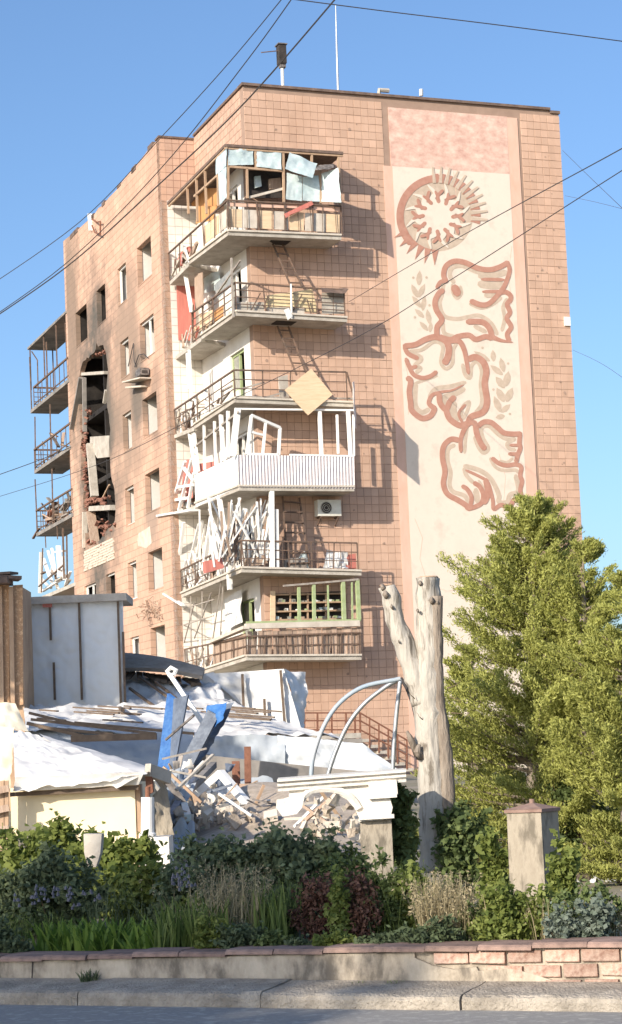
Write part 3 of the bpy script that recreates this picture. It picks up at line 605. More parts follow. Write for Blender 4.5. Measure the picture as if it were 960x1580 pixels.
railing(0, ((380, 982), (556, 976)), (281, 1003), 6, 1, spost=5, bars=22)
def fpan(k, pts, th, m, nm, off, **kw):                            # a flat piece on the balcony front, outline in photo pixels
    mb = MB(); mb.prism([F(*p, off) for p in pts], (0, th, 0)); return bp(nm, mb, m, BAL[k][0] if k is not None else B, **kw)
def span(k, pts, th, m, nm, x, **kw):
    mb = MB(); mb.prism([S(*p, x) for p in pts], (th, 0, 0)); return bp(nm, mb, m, BAL[k][0] if k is not None else B, **kw)
def fbar(k, a, b, m, nm, off, w_=.06, h=None):
    mb = MB(); mb.bar(F(*a, off), F(*b, off), w_, h); return bp(nm, mb, m, BAL[k][0] if k is not None else B)
def sbar(k, a, b, m, nm, x, w_=.06, h=None):
    mb = MB(); mb.bar(S(*a, x), S(*b, x), w_, h); return bp(nm, mb, m, BAL[k][0] if k is not None else B)
# top balcony: timber frame, crumpled film sheets, board panels
P5 = PB - .08; x5 = BAL[5][1]
for a, b in (((352, 228), (352, 308)), ((394, 232), (395, 262)), ((437, 232), (438, 312)), ((381, 260), (382, 306)), ((481, 236), (481, 252)), ((494, 262), (495, 314)), ((522, 240), (525, 316)), ((351, 257), (437, 264))): fbar(5, a, b, 'wood', 'frame_bar', P5, .07)
for a, b in (((336, 236), (337, 318)), ((316, 254), (319, 330)), ((303, 268), (305, 342)), ((289, 284), (291, 330)), ((300, 303), (337, 270))): sbar(5, a, b, 'wood', 'frame_bar', x5 + .08, .07)
def film(corners, m, nm, off, k=5, amp=.05, sc=2.2, seed=0, side=None, nu=10, nv=8):
    g = (lambda p, o: F(*p, o)) if side is None else (lambda p, o: S(*p, side))
    offs = off if hasattr(off, '__len__') else [off] * 4
    P = [g(p, o) for p, o in zip(corners, offs)]; mb = MB(); mb.sheet(*P, nu, nv, amp, sc, seed); return bp(nm, mb, M[m], BAL[k][0], smooth=True)
film(((352, 228), (391, 231), (391, 254), (352, 255)), 'film', 'film_sheet', P5 + .05, seed=1)
film(((396, 231), (434, 236), (434, 262), (396, 257)), 'film', 'film_sheet', P5 + .05, seed=2)
film(((447, 235), (490, 252), (482, 275), (440, 260)), 'film', 'film_sheet', (P5 + .25, P5 + .2, P5 + .45, P5 + .4), seed=3, amp=.07)
film(((443, 266), (466, 272), (466, 310), (441, 307)), 'film', 'film_sheet', P5 + .02, seed=4)
film(((467, 273), (492, 270), (494, 311), (467, 309)), 'film', 'film_sheet', P5 + .02, seed=5)
film(((495, 268), (521, 258), (526, 312), (495, 311)), 'film', 'film_sheet', (P5 + .03, P5 + .62, P5 + .62, P5 + .03), seed=6, amp=.06)
film(((488, 256), (514, 252), (516, 260), (487, 263)), 'burnt_metal', 'torn_sheet', (P5 + .1, P5 + .3, P5 + .5, P5 + .4), seed=7)
film(((333, 240), (349, 228), (349, 256), (333, 270)), 'film', 'film_sheet', 0, seed=8, side=x5 + .04, amp=.03)
film(((337, 268), (349, 257), (350, 304), (338, 316)), 'film', 'film_sheet', 0, seed=9, side=x5 + .04, amp=.03)
span(5, ((292, 292), (334, 290), (336, 318), (296, 318)), .02, 'ply_orange', 'plywood_sheet', -.35)
span(5, ((305, 318), (335, 318), (328, 340), (302, 345)), .02, 'ply_orange', 'plywood_sheet', -.5)
fpan(5, ((383, 263), (436, 265), (437, 305), (381, 306)), .03, 'dark', 'opening_shade', .5)  # dark sheet painted as the shade inside the opening
fpan(5, ((393, 272), (402, 271), (404, 287), (394, 290)), .1, 'film', 'broken_cabinet', .62); fpan(5, ((415, 276), (433, 274), (435, 290), (416, 292)), .1, 'plank', 'broken_cabinet', .6)
fbar(5, (384, 305), (438, 291), 'concrete_pale', 'fallen_batten', P5 - .06, .08)
edges = [352, 375, 398, 422, 446, 470, 503, 525]
for i in range(7):
    a, b = edges[i] + 1, edges[i + 1] - 1; y = lambda x, o: o + (x - 352) * .052
    fpan(5, ((a, y(a, 322)), (b, y(b, 322)), (b, y(b, 350)), (a, y(a, 350))), .025, 'concrete_pale' if i % 2 else 'ply', 'board_panel', PB - .10)
fpan(5, ((352, 311), (438, 316), (438, 321), (352, 318)), .03, 'pink_band', 'board_strip', PB - .07); fpan(5, ((440, 314), (526, 320), (526, 327), (440, 320)), .03, 'pink_band', 'board_strip', PB - .075)
for i, (xa, xb) in enumerate(((349, 338), (337, 326), (325, 315))):
    y = lambda x, o: o - (x - 350) * .78
    span(5, ((xa, y(xa, 322)), (xb, y(xb, 322)), (xb, y(xb, 350)), (xa, y(xa, 350))), .02, 'ply' if i else 'concrete_pale', 'board_panel', x5 + .10)
for i, (pa, pb) in enumerate((((440, 333), (482, 313)), ((446, 330), (476, 318)))):
    mb = MB(); mb.bar(F(*pa, PB + .03 + .04 * i), F(*pb, PB + .02 + .05 * i), .05, .14 - .05 * i)
    mb.build('loose_board', M['red_panel'], frame=BM, label=('long pink board lying slantwise over the top balcony rail', 'short pink board lying across the longer one on the top balcony rail')[i], category='board')
# storey below: yellow boards, grey boards, torn dark roofing, white rag
fpan(4, ((411, 456), (482, 446), (491, 483), (409, 474)), .03, 'yellow_board', 'leaning_board', PB - .16); fpan(4, ((365, 466), (408, 466), (408, 482), (365, 480)), .03, 'concrete', 'leaning_board', PB - .14)
fpan(4, ((497, 452), (531, 450), (532, 484), (497, 484)), .03, 'concrete', 'leaning_board', PB - .13); fpan(4, ((412, 474), (470, 474), (470, 484), (412, 482)), .03, 'concrete_pale', 'leaning_board', PB - .11)
film(((495, 443), (539, 445), (534, 451), (497, 451)), 'roof_dark', 'torn_roofing', (PB + .02, PB - .1, PB + .2, PB + .2), k=4, seed=12, amp=.05)
for a, b in (((386, 482), (402, 452)), ((414, 456), (408, 472)), ((452, 480), (466, 455)), ((480, 484), (474, 462)), ((405, 470), (416, 484))): fbar(4, a, b, 'rail', 'bent_bar', PB - .05, .035)
fbar(4, (449, 438), (450, 492), 'white', 'white_post', PB + .02, .045); fbar(4, (357, 398), (360, 490), 'rail_light', 'bent_post', PB - .02, .06)
film(((438, 478), (446, 475), (452, 488), (444, 494)), 'white_sheet', 'white_scrap', PB + .06, k=4, seed=13, amp=.03, nu=4, nv=4)
x4 = BAL[4][1]
film(((330, 440), (356, 416), (358, 440), (336, 462)), 'glass', 'hanging_sash', 0, k=4, side=x4 + .3, amp=.02); sbar(4, (329, 462), (371, 402), 'rail_light', 'hanging_sash_rail', x4 + .3, .05)
film(((313, 424), (338, 418), (340, 446), (316, 452)), 'film', 'film_sheet', 0, k=4, side=-.2, amp=.05)
span(4, ((300, 424), (312, 420), (313, 470), (301, 478)), .03, 'plank', 'side_board', x4 + .25); span(4, ((308, 486), (328, 478), (326, 500), (308, 512)), .03, 'ply', 'side_board', x4 + .1); span(4, ((330, 480), (344, 470), (344, 488), (330, 498)), .03, 'ply_orange', 'side_board', x4 + .12)
mb = MB(); mb.bar(S(286, 422, x4 + .05), S(296, 482, x4 + .02), .14, .04); bp('white_plank', mb, 'white', BAL[4][0])
mb = MB(); mb.box((-NN + .42, L1 - .10, S(285, 520, -.8).z), (-.20, L1 - .05, S(285, 436, -.8).z + .1)); bp('red_curtain_panel', mb, 'red_panel')
# third balcony from the top: a square plywood sheet hooked over the rail
mb = MB(); c_ = [F(x, y, PB + .06) for x, y in ((480, 569), (513, 609), (475, 641), (439, 602))]; mb.prism(c_, (0, -.03, 0))
mb.build('plywood_sheet', M['ply'], frame=BM, label='square pale plywood sheet hanging cornerwise on a balcony railing', category='board')
mb = MB(); a_, b_ = F(546, 588, PB + .02), F(550, 662, PB + .02); dv = Vector((-.42, -.90, 0)) * 1.0; mb.sheet(a_, a_ + dv + Vector((0, 0, -.25)), b_ + dv + Vector((0, 0, -.05)), b_, 8, 8, .04, 2, 77); bp('hanging_sheet', mb, 'white_sheet', BAL[3][0]); fbar(3, (535, 574), (546, 612), 'rail', 'bent_bar', PB, .05)
fpan(3, ((430, 582), (444, 578), (446, 612), (432, 614)), .06, 'concrete', 'broken_cabinet', .5)
for a, b in (((372, 600), (408, 590)), ((400, 616), (436, 606)), ((362, 612), (545, 615))): fbar(3, a, b, 'rail_light', 'bent_bar', PB - .12, .05)
x3 = BAL[3][1]
for a, b in (((292, 540), (297, 650)), ((289, 545), (292, 600)), ((302, 612), (305, 655)), ((318, 600), (320, 640))): sbar(3, a, b, 'white', 'white_post', x3 + .12, .09)
for i in range(16):
    a = (R_.uniform(268, 350), 0); t = (a[0] - 268) / 90; yb = 668 - 50 * t; p = (a[0], yb - R_.uniform(2, 26)); q_ = (a[0] + R_.uniform(-14, 18), yb - R_.uniform(0, 34))
    sbar(3, p, q_, R_.choice(['white', 'rail_light', 'concrete', 'plank']), 'splintered_bar', x3 + R_.uniform(.05, .5), R_.uniform(.04, .1), .05)
# glazed balcony: white posts, skewed sash, corrugated apron
P2_ = PB - .05; x2 = BAL[2][1]
ap = F(367, 702, PB), F(546, 704, PB), F(547, 754, PB), F(369, 752, PB)
mb = MB(); n = 74
for i in range(n + 1):
    t = i / n; o = -.035 * (.5 + .5 * math.cos(i * math.pi)); a = ap[0].lerp(ap[1], t); b = ap[3].lerp(ap[2], t); mb.v += [a + Vector((0, o, 0)), b + Vector((0, o, 0)), ]
for i in range(n): mb.f.append((2 * i, 2 * i + 1, 2 * i + 3, 2 * i + 2)); mb.t.append(.5)
bp('corrugated_apron', mb, 'corr', BAL[2][0])
span(2, ((300, 733), (367, 702), (367, 752), (302, 783)), .02, 'white_sheet', 'side_apron', x2 - .01)
fbar(2, (447, 702), (546, 704), 'white', 'sill_rail', PB - .02, .09, .06); fbar(2, (366, 631), (546, 633), 'white', 'head_rail', P2_ - .04, .06)
for a, b in (((493, 635), (496, 702)), ((520, 640), (522, 700)), ((537, 633), (541, 704)), ((545, 640), (546, 704))): fbar(2, a, b, 'white', 'window_post', P2_, .11 if a[0] == 537 or a[0] == 493 else .07)
fr = MB(); q4 = [F(x, y, P2_ - .2 + d) for x, y, d in ((388, 641, .3), (432, 660, .1), (430, 702, .1), (381, 701, .1))]
for i in range(4): fr.bar(q4[i], q4[(i + 1) % 4], .09)
fr.bar(q4[0].lerp(q4[1], .5), q4[3].lerp(q4[2], .5), .08); fr.bar(q4[0].lerp(q4[3], .42), q4[0].lerp(q4[1], .5).lerp(q4[3].lerp(q4[2], .5), .42), .07)
w_ = bp('skewed_sash', fr, 'white', BAL[2][0])
mb = MB(); mb.bar(F(367, 630, P2_), F(359, 704, P2_), .20, .07); bp('window_post', mb, 'white', BAL[2][0])
for a, b, ww in (((292, 662), (303, 732), .12), ((299, 655), (307, 728), .07), ((315, 652), (316, 725), .08), ((331, 650), (333, 718), .08), ((341, 640), (345, 712), .12), ((352, 634), (352, 706), .1), ((300, 700), (296, 650), .06)): sbar(2, a, b, 'white', 'window_post', x2 + .06, ww)
sbar(2, (300, 690), (368, 636), 'rail_light', 'head_rail', x2 + .06, .06); span(2, ((304, 716), (330, 712), (330, 724), (304, 730)), .03, 'red_panel', 'inner_board', x2 + .35)
sbar(2, (247, 796), (300, 787), 'white_sheet', 'torn_sill', x2 - .12, .3, .07)
pr = MB()
for a, b in (((262, 790), (286, 712)), ((276, 788), (296, 708)), ((290, 784), (299, 730)), ((274, 752), (298, 748)), ((268, 772), (292, 768)), ((284, 722), (299, 742))): pr.bar(S(*a, x2 - .05), S(*b, x2 - .02), .09)
bp('torn_frame', pr, 'white', BAL[2][0])
span(2, ((278, 780), (284, 712), (297, 706), (297, 768)), .02, 'red_panel', 'red_board', x2 + .15)
# wrecked balcony: a heap of white frame bars
fbar(1, (419, 758), (420, 877), 'white', 'window_post', PB - .06, .14); fbar(1, (427, 786), (428, 877), 'white', 'window_post', PB - .1, .1)
x1 = BAL[1][1]
for a, b, ww in (((284, 806), (274, 880), .1), ((308, 786), (309, 880), .05), ((326, 798), (314, 880), .12), ((338, 765), (352, 862), .14), ((352, 845), (355, 910), .15)): sbar(1, a, b, 'white', 'window_post', x1 + .05, ww)
G1 = 'frame bars heaped on the wrecked balcony'
for i in range(78):
    x = R_.uniform(328, 412); o = R_.uniform(.25, PB - .1); ya = R_.uniform(858, 876); h = R_.uniform(25, 105); lean = R_.gauss(0, .28)
    mb = MB(); mb.bar(F(x, ya, o), F(max(322, min(416, x + h * lean)), max(768, ya - h), max(.1, o + R_.uniform(-.2, .2))), R_.uniform(.03, .075), R_.uniform(.03, .06))
    mb.build('frame_bar', M['white'] if R_.random() < .7 else M[R_.choice(['rail_light', 'plank', 'concrete', 'rail'])], frame=BM, label='splintered frame bar in the heap on the wrecked balcony', category='bar', group=G1)
for i in range(14):
    x = R_.uniform(278, 335); t = (x - 278) / 60; yb = 905 - 22 * t; h = R_.uniform(25, 100); xo = x1 + R_.uniform(.15, .8)
    mb = MB(); mb.bar(S(x, yb, xo), S(x + R_.uniform(-14, 26), yb - h, xo), R_.uniform(.05, .1), .05)
    mb.build('frame_bar', M['white'], frame=BM, label='splintered frame bar in the heap on the wrecked balcony', category='bar', group=G1)
for i, (pts, m_, lb) in enumerate(((((382, 862), (408, 856), (414, 870), (380, 874)), 'plank', 'crumpled brown bundle lying among the white frame bars'), (((316, 866), (342, 860), (346, 876), (318, 884)), 'red_panel', 'broken red box behind the railing of the wrecked balcony'), (((536, 856), (549, 854), (550, 877), (534, 878)), 'red_panel', 'small red chest at the right end of the wrecked balcony'), (((440, 862), (470, 860), (472, 876), (440, 877)), 'rail_light', 'pale crate standing on the wrecked balcony by the ladder'), (((452, 872), (472, 850), (478, 876), (462, 880)), 'film', 'pale blue board leaning on the wrecked balcony railing'))):
    mb = MB(); mb.prism([F(*p, PB - .22 - .05 * i) for p in pts], (0, .25, 0)); mb.build(('bundle', 'box', 'chest', 'crate', 'board')[i], M[m_], frame=BM, label=lb, category=('bundle', 'box', 'chest', 'crate', 'board')[i])
mb = MB(); mb.sheet(F(505, 848, .9), F(536, 852, .9), F(538, 877, .95), F(500, 876, .95), 12, 8, .14, 3, 21); mb.build('cloth', M['cloth'], frame=BM, smooth=True, label='white cloth heaped on the wrecked balcony beside the red chest', category='cloth')
# lowest balcony: plank apron, green glazing, shelves behind
o0 = BAL[0][0]; fpan(0, ((380, 962), (555, 957), (556, 966), (380, 970)), .22, 'concrete_pale', 'ledge', PB + .03); fbar(0, (380, 961), (556, 957), 'green', 'green_sill', PB - .06, .08)
pl = None
for i in range(23):
    x = 383 + 7.6 * i + R_.uniform(-1, 1); t = (x - 380) / 176; yt, yb = 974 - 6 * t + R_.uniform(-1.5, 1.5), 1013 - 2 * t; lean = R_.uniform(-2.5, 2.5)
    mb = MB(); mb.prism([F(x, yt, PB - .10 + .012 * (i % 3)), F(x + 7, yt, PB - .10 + .012 * (i % 3)), F(x + 7 + lean, yb, PB - .10 + .012 * (i % 3)), F(x + lean, yb, PB - .10 + .012 * (i % 3))], (0, .02, 0), R_.random()); bp('plank', mb, 'plank', o0)
x0_ = BAL[0][1]
for i in range(9):
    x = 379 - 5.6 * i; t = (380 - x) / 50; yt, yb = 976 + 16 * t, 1015 + 13 * t
    span(0, ((x, yt), (x - 5, yt + 2), (x - 5.5, yb + 2), (x, yb)), .02, 'plank', 'plank', x0_ + .08 + .01 * (i % 2))
sbar(0, (380, 968), (328, 990), 'concrete_pale', 'ledge', x0_ - .02, .22, .1)
for a, b, ww in (((461, 906), (462, 961), .09), ((484, 902), (485, 961), .1), ((529, 896), (531, 959), .12), ((551, 894), (554, 958), .12), ((506, 903), (507, 960), .05), ((543, 898), (544, 958), .05)): fbar(0, a, b, 'green', 'green_post', PB - .14, ww)
fbar(0, (437, 904), (553, 894), 'rail_light', 'green_head', PB - .1, .06)
mb = MB(); mb.prism([F(x, y, .012) for x, y in ((423, 916), (528, 912), (528, 962), (423, 962))], (0, -.015, 0)); bp('window', mb, 'dark'); 
sh = MB()
for y in (918, 931, 944, 957): sh.bar(F(422, y, .15), F(530, y - 2, .15), .22, .05)
for x in (424, 448, 475, 503, 528): sh.bar(F(x, 915, .2), F(x, 962, .2), .05)
bp('shelf', sh, 'wood', o0)
for i in range(44):
    x = R_.uniform(426, 524); r_ = R_.randrange(3); y = (929.5, 942.5, 955.5)[r_]; s_ = R_.uniform(2.5, 6); mb = MB()
    mb.prism([F(x, y - s_, .24), F(x + s_, y - s_, .24), F(x + s_, y, .24), F(x, y, .24)], (0, .09, 0)); mb.build('jar', M[R_.choice(['glass', 'glass', 'white', 'green', 'plank', 'film'])], frame=BM, label='small jar standing on the shelves behind the green framed balcony', category='jar', group='jars on the balcony shelves')
fbar(0, (421, 962), (421, 912), 'ply', 'wall_board', .3, .16, .05)
for a, b in (((279, 990), (279, 906)), ((296, 1010), (294, 905)), ((312, 1015), (312, 900)), ((328, 990), (344, 880)), ((340, 985), (344, 905)), ((281, 940), (330, 925)), ((281, 965), (330, 950)), ((282, 1000), (300, 930)), ((300, 985), (326, 915))): sbar(0, a, b, 'rail_light', 'thin_bar', x0_ + .05, .035)
sbar(0, (254, 916), (283, 934), 'white', 'fallen_plank', x0_ - .15, .15, .06)
film(((345, 925), (372, 908), (374, 960), (348, 972)), 'white_sheet', 'white_sheet', 0, k=0, side=-.25, amp=.05)
for k, (xa, xb, n_) in {5: (264, 296, 10), 4: (272, 330, 18), 3: (266, 300, 14), 2: (268, 300, 12), 1: (276, 330, 22), 0: (282, 330, 16)}.items():
    o, xl, r, l, f = BAL[k]; e_ = EDGE[k]
    for i in range(n_):
        x = R_.uniform(xa, xb); t_ = (x - e_[2][0]) / (e_[1][0] - e_[2][0]); yb = e_[2][1] + (e_[1][1] - e_[2][1]) * t_ - R_.uniform(2, 10); h = R_.uniform(8, 58 if k < 5 else 30)
        mb = MB(); mb.bar(S(x, yb, xl + R_.uniform(.05, .3)), S(x + R_.uniform(-10, 14), yb - h, xl + R_.uniform(.05, .35)), R_.uniform(.03, .08), R_.uniform(.03, .12)); bp('splintered_bar', mb, R_.choice(['white', 'rail_light', 'white', 'rail', 'plank', 'concrete_pale']), o)
    for i in range(5):
        x = R_.uniform(xa, xb); t_ = (x - e_[2][0]) / (e_[1][0] - e_[2][0]); yb = e_[2][1] + (e_[1][1] - e_[2][1]) * t_ - 6; P_ = [S(x + q_[0], yb + q_[1], xl + R_.uniform(.15, .5)) for q_ in ((-5, 0), (6, -4), (5 + R_.uniform(-3, 3), -R_.uniform(14, 26)), (-4, -R_.uniform(10, 22)))]
        mb = MB(); mb.sheet(P_[3], P_[2], P_[1], P_[0], 5, 5, .08, 3, i + 9 * k); bp('torn_panel', mb, R_.choice(['plank', 'concrete', 'white_sheet', 'red_panel', 'ply', 'film']), o)
# escape ladders between the balcony hatches
for (a, b, c_, d_, n, m_, o) in (((420, 374), (449, 442), (436, 376), (466, 442), 6, 'rail', .55), ((428, 503), (458, 579), (445, 504), (474, 580), 6, 'rail', .55), ((436, 766), (444, 878), (462, 768), (478, 876), 7, 'rail', .5), ((384, 236), (384, 236), (0, 0), (0, 0), 0, '', 0)):
    if not n: continue
    mb = MB(); A0, A1, B0, B1 = F(*a, o - .15), F(*b, o + .35), F(*c_, o - .15), F(*d_, o + .35); mb.bar(A0, A1, .05); mb.bar(B0, B1, .05)
    for j in range(n): t = (j + .5) / n; mb.bar(A0.lerp(A1, t), B0.lerp(B1, t), .05 if n < 7 else .16, .04)
    bp('escape_ladder', mb, m_)
for k, (a, b) in {5: ((419, 370), (452, 376)), 4: ((428, 499), (460, 505))}.items():
    p, q_ = F(a[0], a[1], .9), F(b[0], b[1], .5); z = BAL[k][2].z * .5 + BAL[k][3].z * .5; mb = MB(); mb.box((p.x, -.85, z - .012), (p.x + .7, -.3, z + .02)); bp('hatch', mb, 'dark', BAL[k][0])
# air conditioner under the corrugated balcony
t = thing('air_conditioner', BM @ F(509, 797, .2), 'off white air conditioner box hung on the tiled wall under a balcony', 'air conditioner')
a, b = F(490, 771, .38), F(527, 796, .38); mb = MB(); mb.box((a.x, -.38, b.z), (b.x, -.06, a.z)); mb.build('casing', M['ac'], t, frame=BM)
cxm, czm = a.x + (b.x - a.x) * .36, (a.z + b.z) / 2; mb = MB(); mb.prism([(cxm + .2 * math.cos(q_ * math.pi / 10), -.392, czm + .2 * math.sin(q_ * math.pi / 10)) for q_ in range(20)], (0, .01, 0)); mb.build('fan_grille', M['dark'], t, frame=BM)
mb = MB()
for r_ in (.07, .13, .19): mb.tube([(cxm + r_ * math.cos(q_ * math.pi / 8), -.398, czm + r_ * math.sin(q_ * math.pi / 8)) for q_ in range(17)], .006, 4)
mb.build('fan_guard', M['ac'], t, frame=BM)
for x in (a.x + .1, b.x - .1):
    mb = MB(); mb.bar((x, 0, b.z - .03), (x, -.4, b.z - .03), .04); mb.bar((x, 0, b.z - .3), (x, -.38, b.z - .05), .03); mb.build('bracket', M['rail'], t, frame=BM)
# burnt air conditioner and torn wiring on the wing wall
t = thing('air_conditioner', BM @ S(212, 600, XW), 'burnt out air conditioner dangling on the sooty window wall', 'air conditioner')
a, b = S(218, 567, XW - .35), S(199, 592, XW - .35); mb = MB(); mb.box((XW - .40, a.y, b.z), (XW - .06, a.y + .62, a.z)); mb.build('casing', M['burnt_metal'], t, frame=BM)
mb = MB(); mb.box((XW - .33, a.y - .012, b.z + .05), (XW - .12, a.y - .001, a.z - .1)); mb.build('fan_grille', M['dark'], t, frame=BM)
mb = MB(); mb.bar(S(198, 590, XW - .3), S(226, 583, XW - .2), .5, .05); mb.bar(S(199, 598, XW - .2), S(224, 596, XW - .1), .3, .06); mb.build('bent_plate', M['concrete_pale'], t, frame=BM)
for i, P in enumerate((((198, 565), (202, 548), (206, 530), (207, 556), (210, 566)), ((208, 566), (214, 548), (222, 546), (228, 552)))):
    mb = MB(); mb.tube([S(*p, XW - .05 - .03 * (q_ % 2)) for q_, p in enumerate(P)], .018, 5); mb.build('cable_loop', M['cable'], t, frame=BM)
mb = MB()
for i in range(26):
    c_ = S(236 + R_.gauss(0, 7), 938 + R_.gauss(0, 10), XW - .05); P = [c_ + Vector((R_.uniform(-.12, .02) * j, R_.gauss(0, .14), R_.uniform(-.22, .18))) for j in range(4)]; mb.tube(P, .02, 4)
mb.build('torn_cables', M['plank'], frame=BM, kind='stuff', label='tangle of torn brown cables hanging from the window wall', category='cables')
# balconies at the rear corner, seen beyond the wing
for k, (can_, rail_, slab_) in enumerate((((47, 537), (52, 598), (48, 638)), (None, (53, 694), (54, 731)), (None, (56, 788), (57, 828)))):
    y = S(*slab_, XW).y; z = S(*slab_, XW).z; mb = MB(); mb.box((XW - .03, L2 + .02, z), (-.002, y, z + .15)); o = bp('rear_balcony', mb, 'concrete_soot_shade')
    yr, zr = S(*rail_, XW).y, S(*rail_, XW).z; rr = MB()
    for x_, ya in ((XW, L2 + .05),):
        rr.bar((x_, ya, zr), (x_, yr, zr), .07); rr.bar((x_, yr, zr), (-.1, yr, zr), .07); rr.bar((x_, ya, z + .3), (x_, yr, z + .3), .04); rr.bar((x_, yr, z + .3), (-.1, yr, z + .3), .04)
        for j in range(9): yy = ya + (yr - ya) * j / 8; rr.bar((x_, yy, zr), (x_, yy, z + .1), .03)
        for j in range(5): xx = x_ + 1.2 * j / 4; rr.bar((xx, yr, zr), (xx, yr, z + .1), .035)
        for zz in (.35, .55, .75): rr.bar((x_, yr, z + zz * (zr - z) + .05), (-.1, yr, z + zz * (zr - z) + .05), .03)
    bp('railing', rr, 'rail', o, kind='stuff')
    for yy in (y - .06, L2 + (y - L2) * .55, L2 + .3):
        mb = MB(); mb.bar((XW + .02, yy, z + .15), (XW + .02 + R_.uniform(-.06, .06), yy, z + 2.6), .05); bp('balcony_post', mb, 'rail', o)
    if can_:
        z2 = S(*can_, XW).z; mb = MB(); mb.box((XW - .05, L2 + .02, z2), (-.002, y + .15, z2 + .10)); bp('canopy', mb, 'concrete_soot_shade', o); rr = MB()
        for yy in (y - .05, L2 + (y - L2) * .62, L2 + (y - L2) * .3): rr.bar((XW + .03, yy, z2), (XW + .03, yy, zr), .05)
        rr.bar((-.2, y - .05, z2), (-.2, y - .05, zr), .05); rr.tube([(XW + .35, y - .06, zr), (XW + .36, y - .06, z2 - .5), (XW + .1, y - .06, z2 - .1)], .03, 5); bp('canopy_post', rr, 'rail', o, kind='stuff')
    if k:
        for i in range(30 if k == 2 else 18):
            yy = R_.uniform(L2 + .2, y - .2); xx = R_.uniform(XW + .05, -.3); zz = z + .15; mb = MB(); a = Vector((xx, yy, zz + R_.uniform(0, 1.0))); mb.bar(a, a + Vector((R_.uniform(-.4, .4), R_.uniform(-1, 1), R_.uniform(-.6, .8))), R_.uniform(.05, .16), .05); bp('burnt_debris', mb, R_.choice(['plank', 'burnt_metal', 'concrete_soot_shade', 'rail']), o)
y = S(66, 925, XW).y; z = S(66, 925, XW).z; mb = MB(); mb.box((XW - .03, L2 + .02, z), (-.002, y, z + .15)); o = bp('rear_balcony', mb, 'concrete')
for a, b, ww in (((64, 852), (62, 915), .18), ((67, 862), (80, 898), .14), ((80, 846), (86, 886), .1), ((90, 842), (93, 890), .2), ((74, 850), (88, 895), .1), ((66, 912), (104, 888), .14), ((98, 858), (99, 895), .1), ((84, 852), (100, 850), .1)): sbar(None, a, b, 'white', 'white_frame_bar', XW + R_.uniform(0, .4), ww, .08)
for a, b, ww in (((97, 815), (99, 893), .07), ((103, 826), (104, 892), .06), ((88, 812), (89, 832), .04), ((70, 828), (71, 845), .04), ((64, 914), (66, 846), .05), ((98, 872), (60, 905), .06)): sbar(None, a, b, 'rail', 'balcony_post', XW + .02, ww)
for i in range(16):
    x, y = R_.uniform(64, 102), R_.uniform(880, 914); sbar(None, (x, y), (x + R_.uniform(-10, 10), y - R_.uniform(2, 22)), R_.choice(['white', 'plank', 'concrete', 'rail']), 'burnt_debris', XW + R_.uniform(0, .5), R_.uniform(.05, .14), .06)
for i in range(30):
    x = R_.uniform(74, 104); y = 806 - (x - 60) * .5 + R_.uniform(-16, 22); sbar(None, (x, y), (x + R_.uniform(-9, 9), y - R_.uniform(-6, 16)), R_.choice(['brick_inner', 'plank', 'burnt_metal', 'concrete_soot_shade', 'rail']), 'burnt_debris', XW + R_.uniform(0, .6), R_.uniform(.06, .22), .1)
# steel stair with railings at the foot of the mural wall
st = MB()
for (a, b) in (((470, 1100), (556, 1100)), ((470, 1112), (556, 1112)), ((470, 1126), (556, 1126)), ((556, 1100), (628, 1142)), ((556, 1112), (628, 1152)), ((556, 1126), (628, 1165)), ((628, 1138), (645, 1140))): st.bar(F(*a, 1.2), F(*b, 1.2), .045)
for x in (470, 490, 512, 534, 548, 556): st.bar(F(x, 1100, 1.2), F(x, 1150, 1.2), .05)
for t in (.2, .4, .6, .8, 1): x, y = 556 + 72 * t, 1100 + 42 * t; st.bar(F(x, y, 1.2), F(x, y + 45, 1.2), .04)
bp('stair_railing', st, 'rust')
stp = MB(); x = F(556, 1126, 1.2).x; z = F(556, 1126, 1.2).z - .1; stp.box((F(470, 1126, 1).x - .5, -1.25, z - .16), (x, -.04, z))
for j in range(6): stp.box((x + .30 * j + .002, -1.2, z - .2 * (j + 1) - .1), (x + .30 * (j + 1), -.04, z - .2 * (j + 1)))
bp('stair', stp, 'concrete')
mb = MB(); a, b = F(870, 489, .03), F(880, 503, .03); mb.box((a.x, -.07, b.z), (b.x, -.027, a.z)); bp('vent_cover', mb, 'white')
# roof: siren pole, mast, small stubs
def roofpole(pts, r_, name, label, cat, m_='pipe'):
    mb = MB(); mb.tube(pts, r_, 6); return mb.build(name, M[m_], frame=BM, label=label, category=cat)
ys = 4.; dpx = lambda px, py, yl: F(px, py, -yl)
t = thing('siren_pole', BM @ dpx(436, 128, ys), 'short roof pole with a dark siren box and a thin side rod', 'siren')
mb = MB(); mb.tube([dpx(436, 136, ys) - Vector((0, 0, .8)), dpx(435.5, 98, ys)], .06, 8); mb.build('pole', M['white'], t, frame=BM)
c_ = dpx(435, 84, ys); mb = MB(); mb.box((c_.x - .15, c_.y - .16, c_.z - .36), (c_.x + .12, c_.y + .16, c_.z + .32)); mb.build('siren_box', M['dark'], t, frame=BM)
mb = MB(); mb.box((c_.x - .19, c_.y - .2, c_.z + .321), (c_.x + .16, c_.y + .2, c_.z + .36)); mb.box((c_.x - .10, c_.y - .1, c_.z - .5), (c_.x + .1, c_.y + .1, c_.z - .361)); mb.build('box_lid', M['burnt_metal'], t, frame=BM)
mb = MB(); mb.bar(dpx(403, 81, ys), dpx(433, 78, ys), .03); mb.build('side_rod', M['rail'], t, frame=BM)
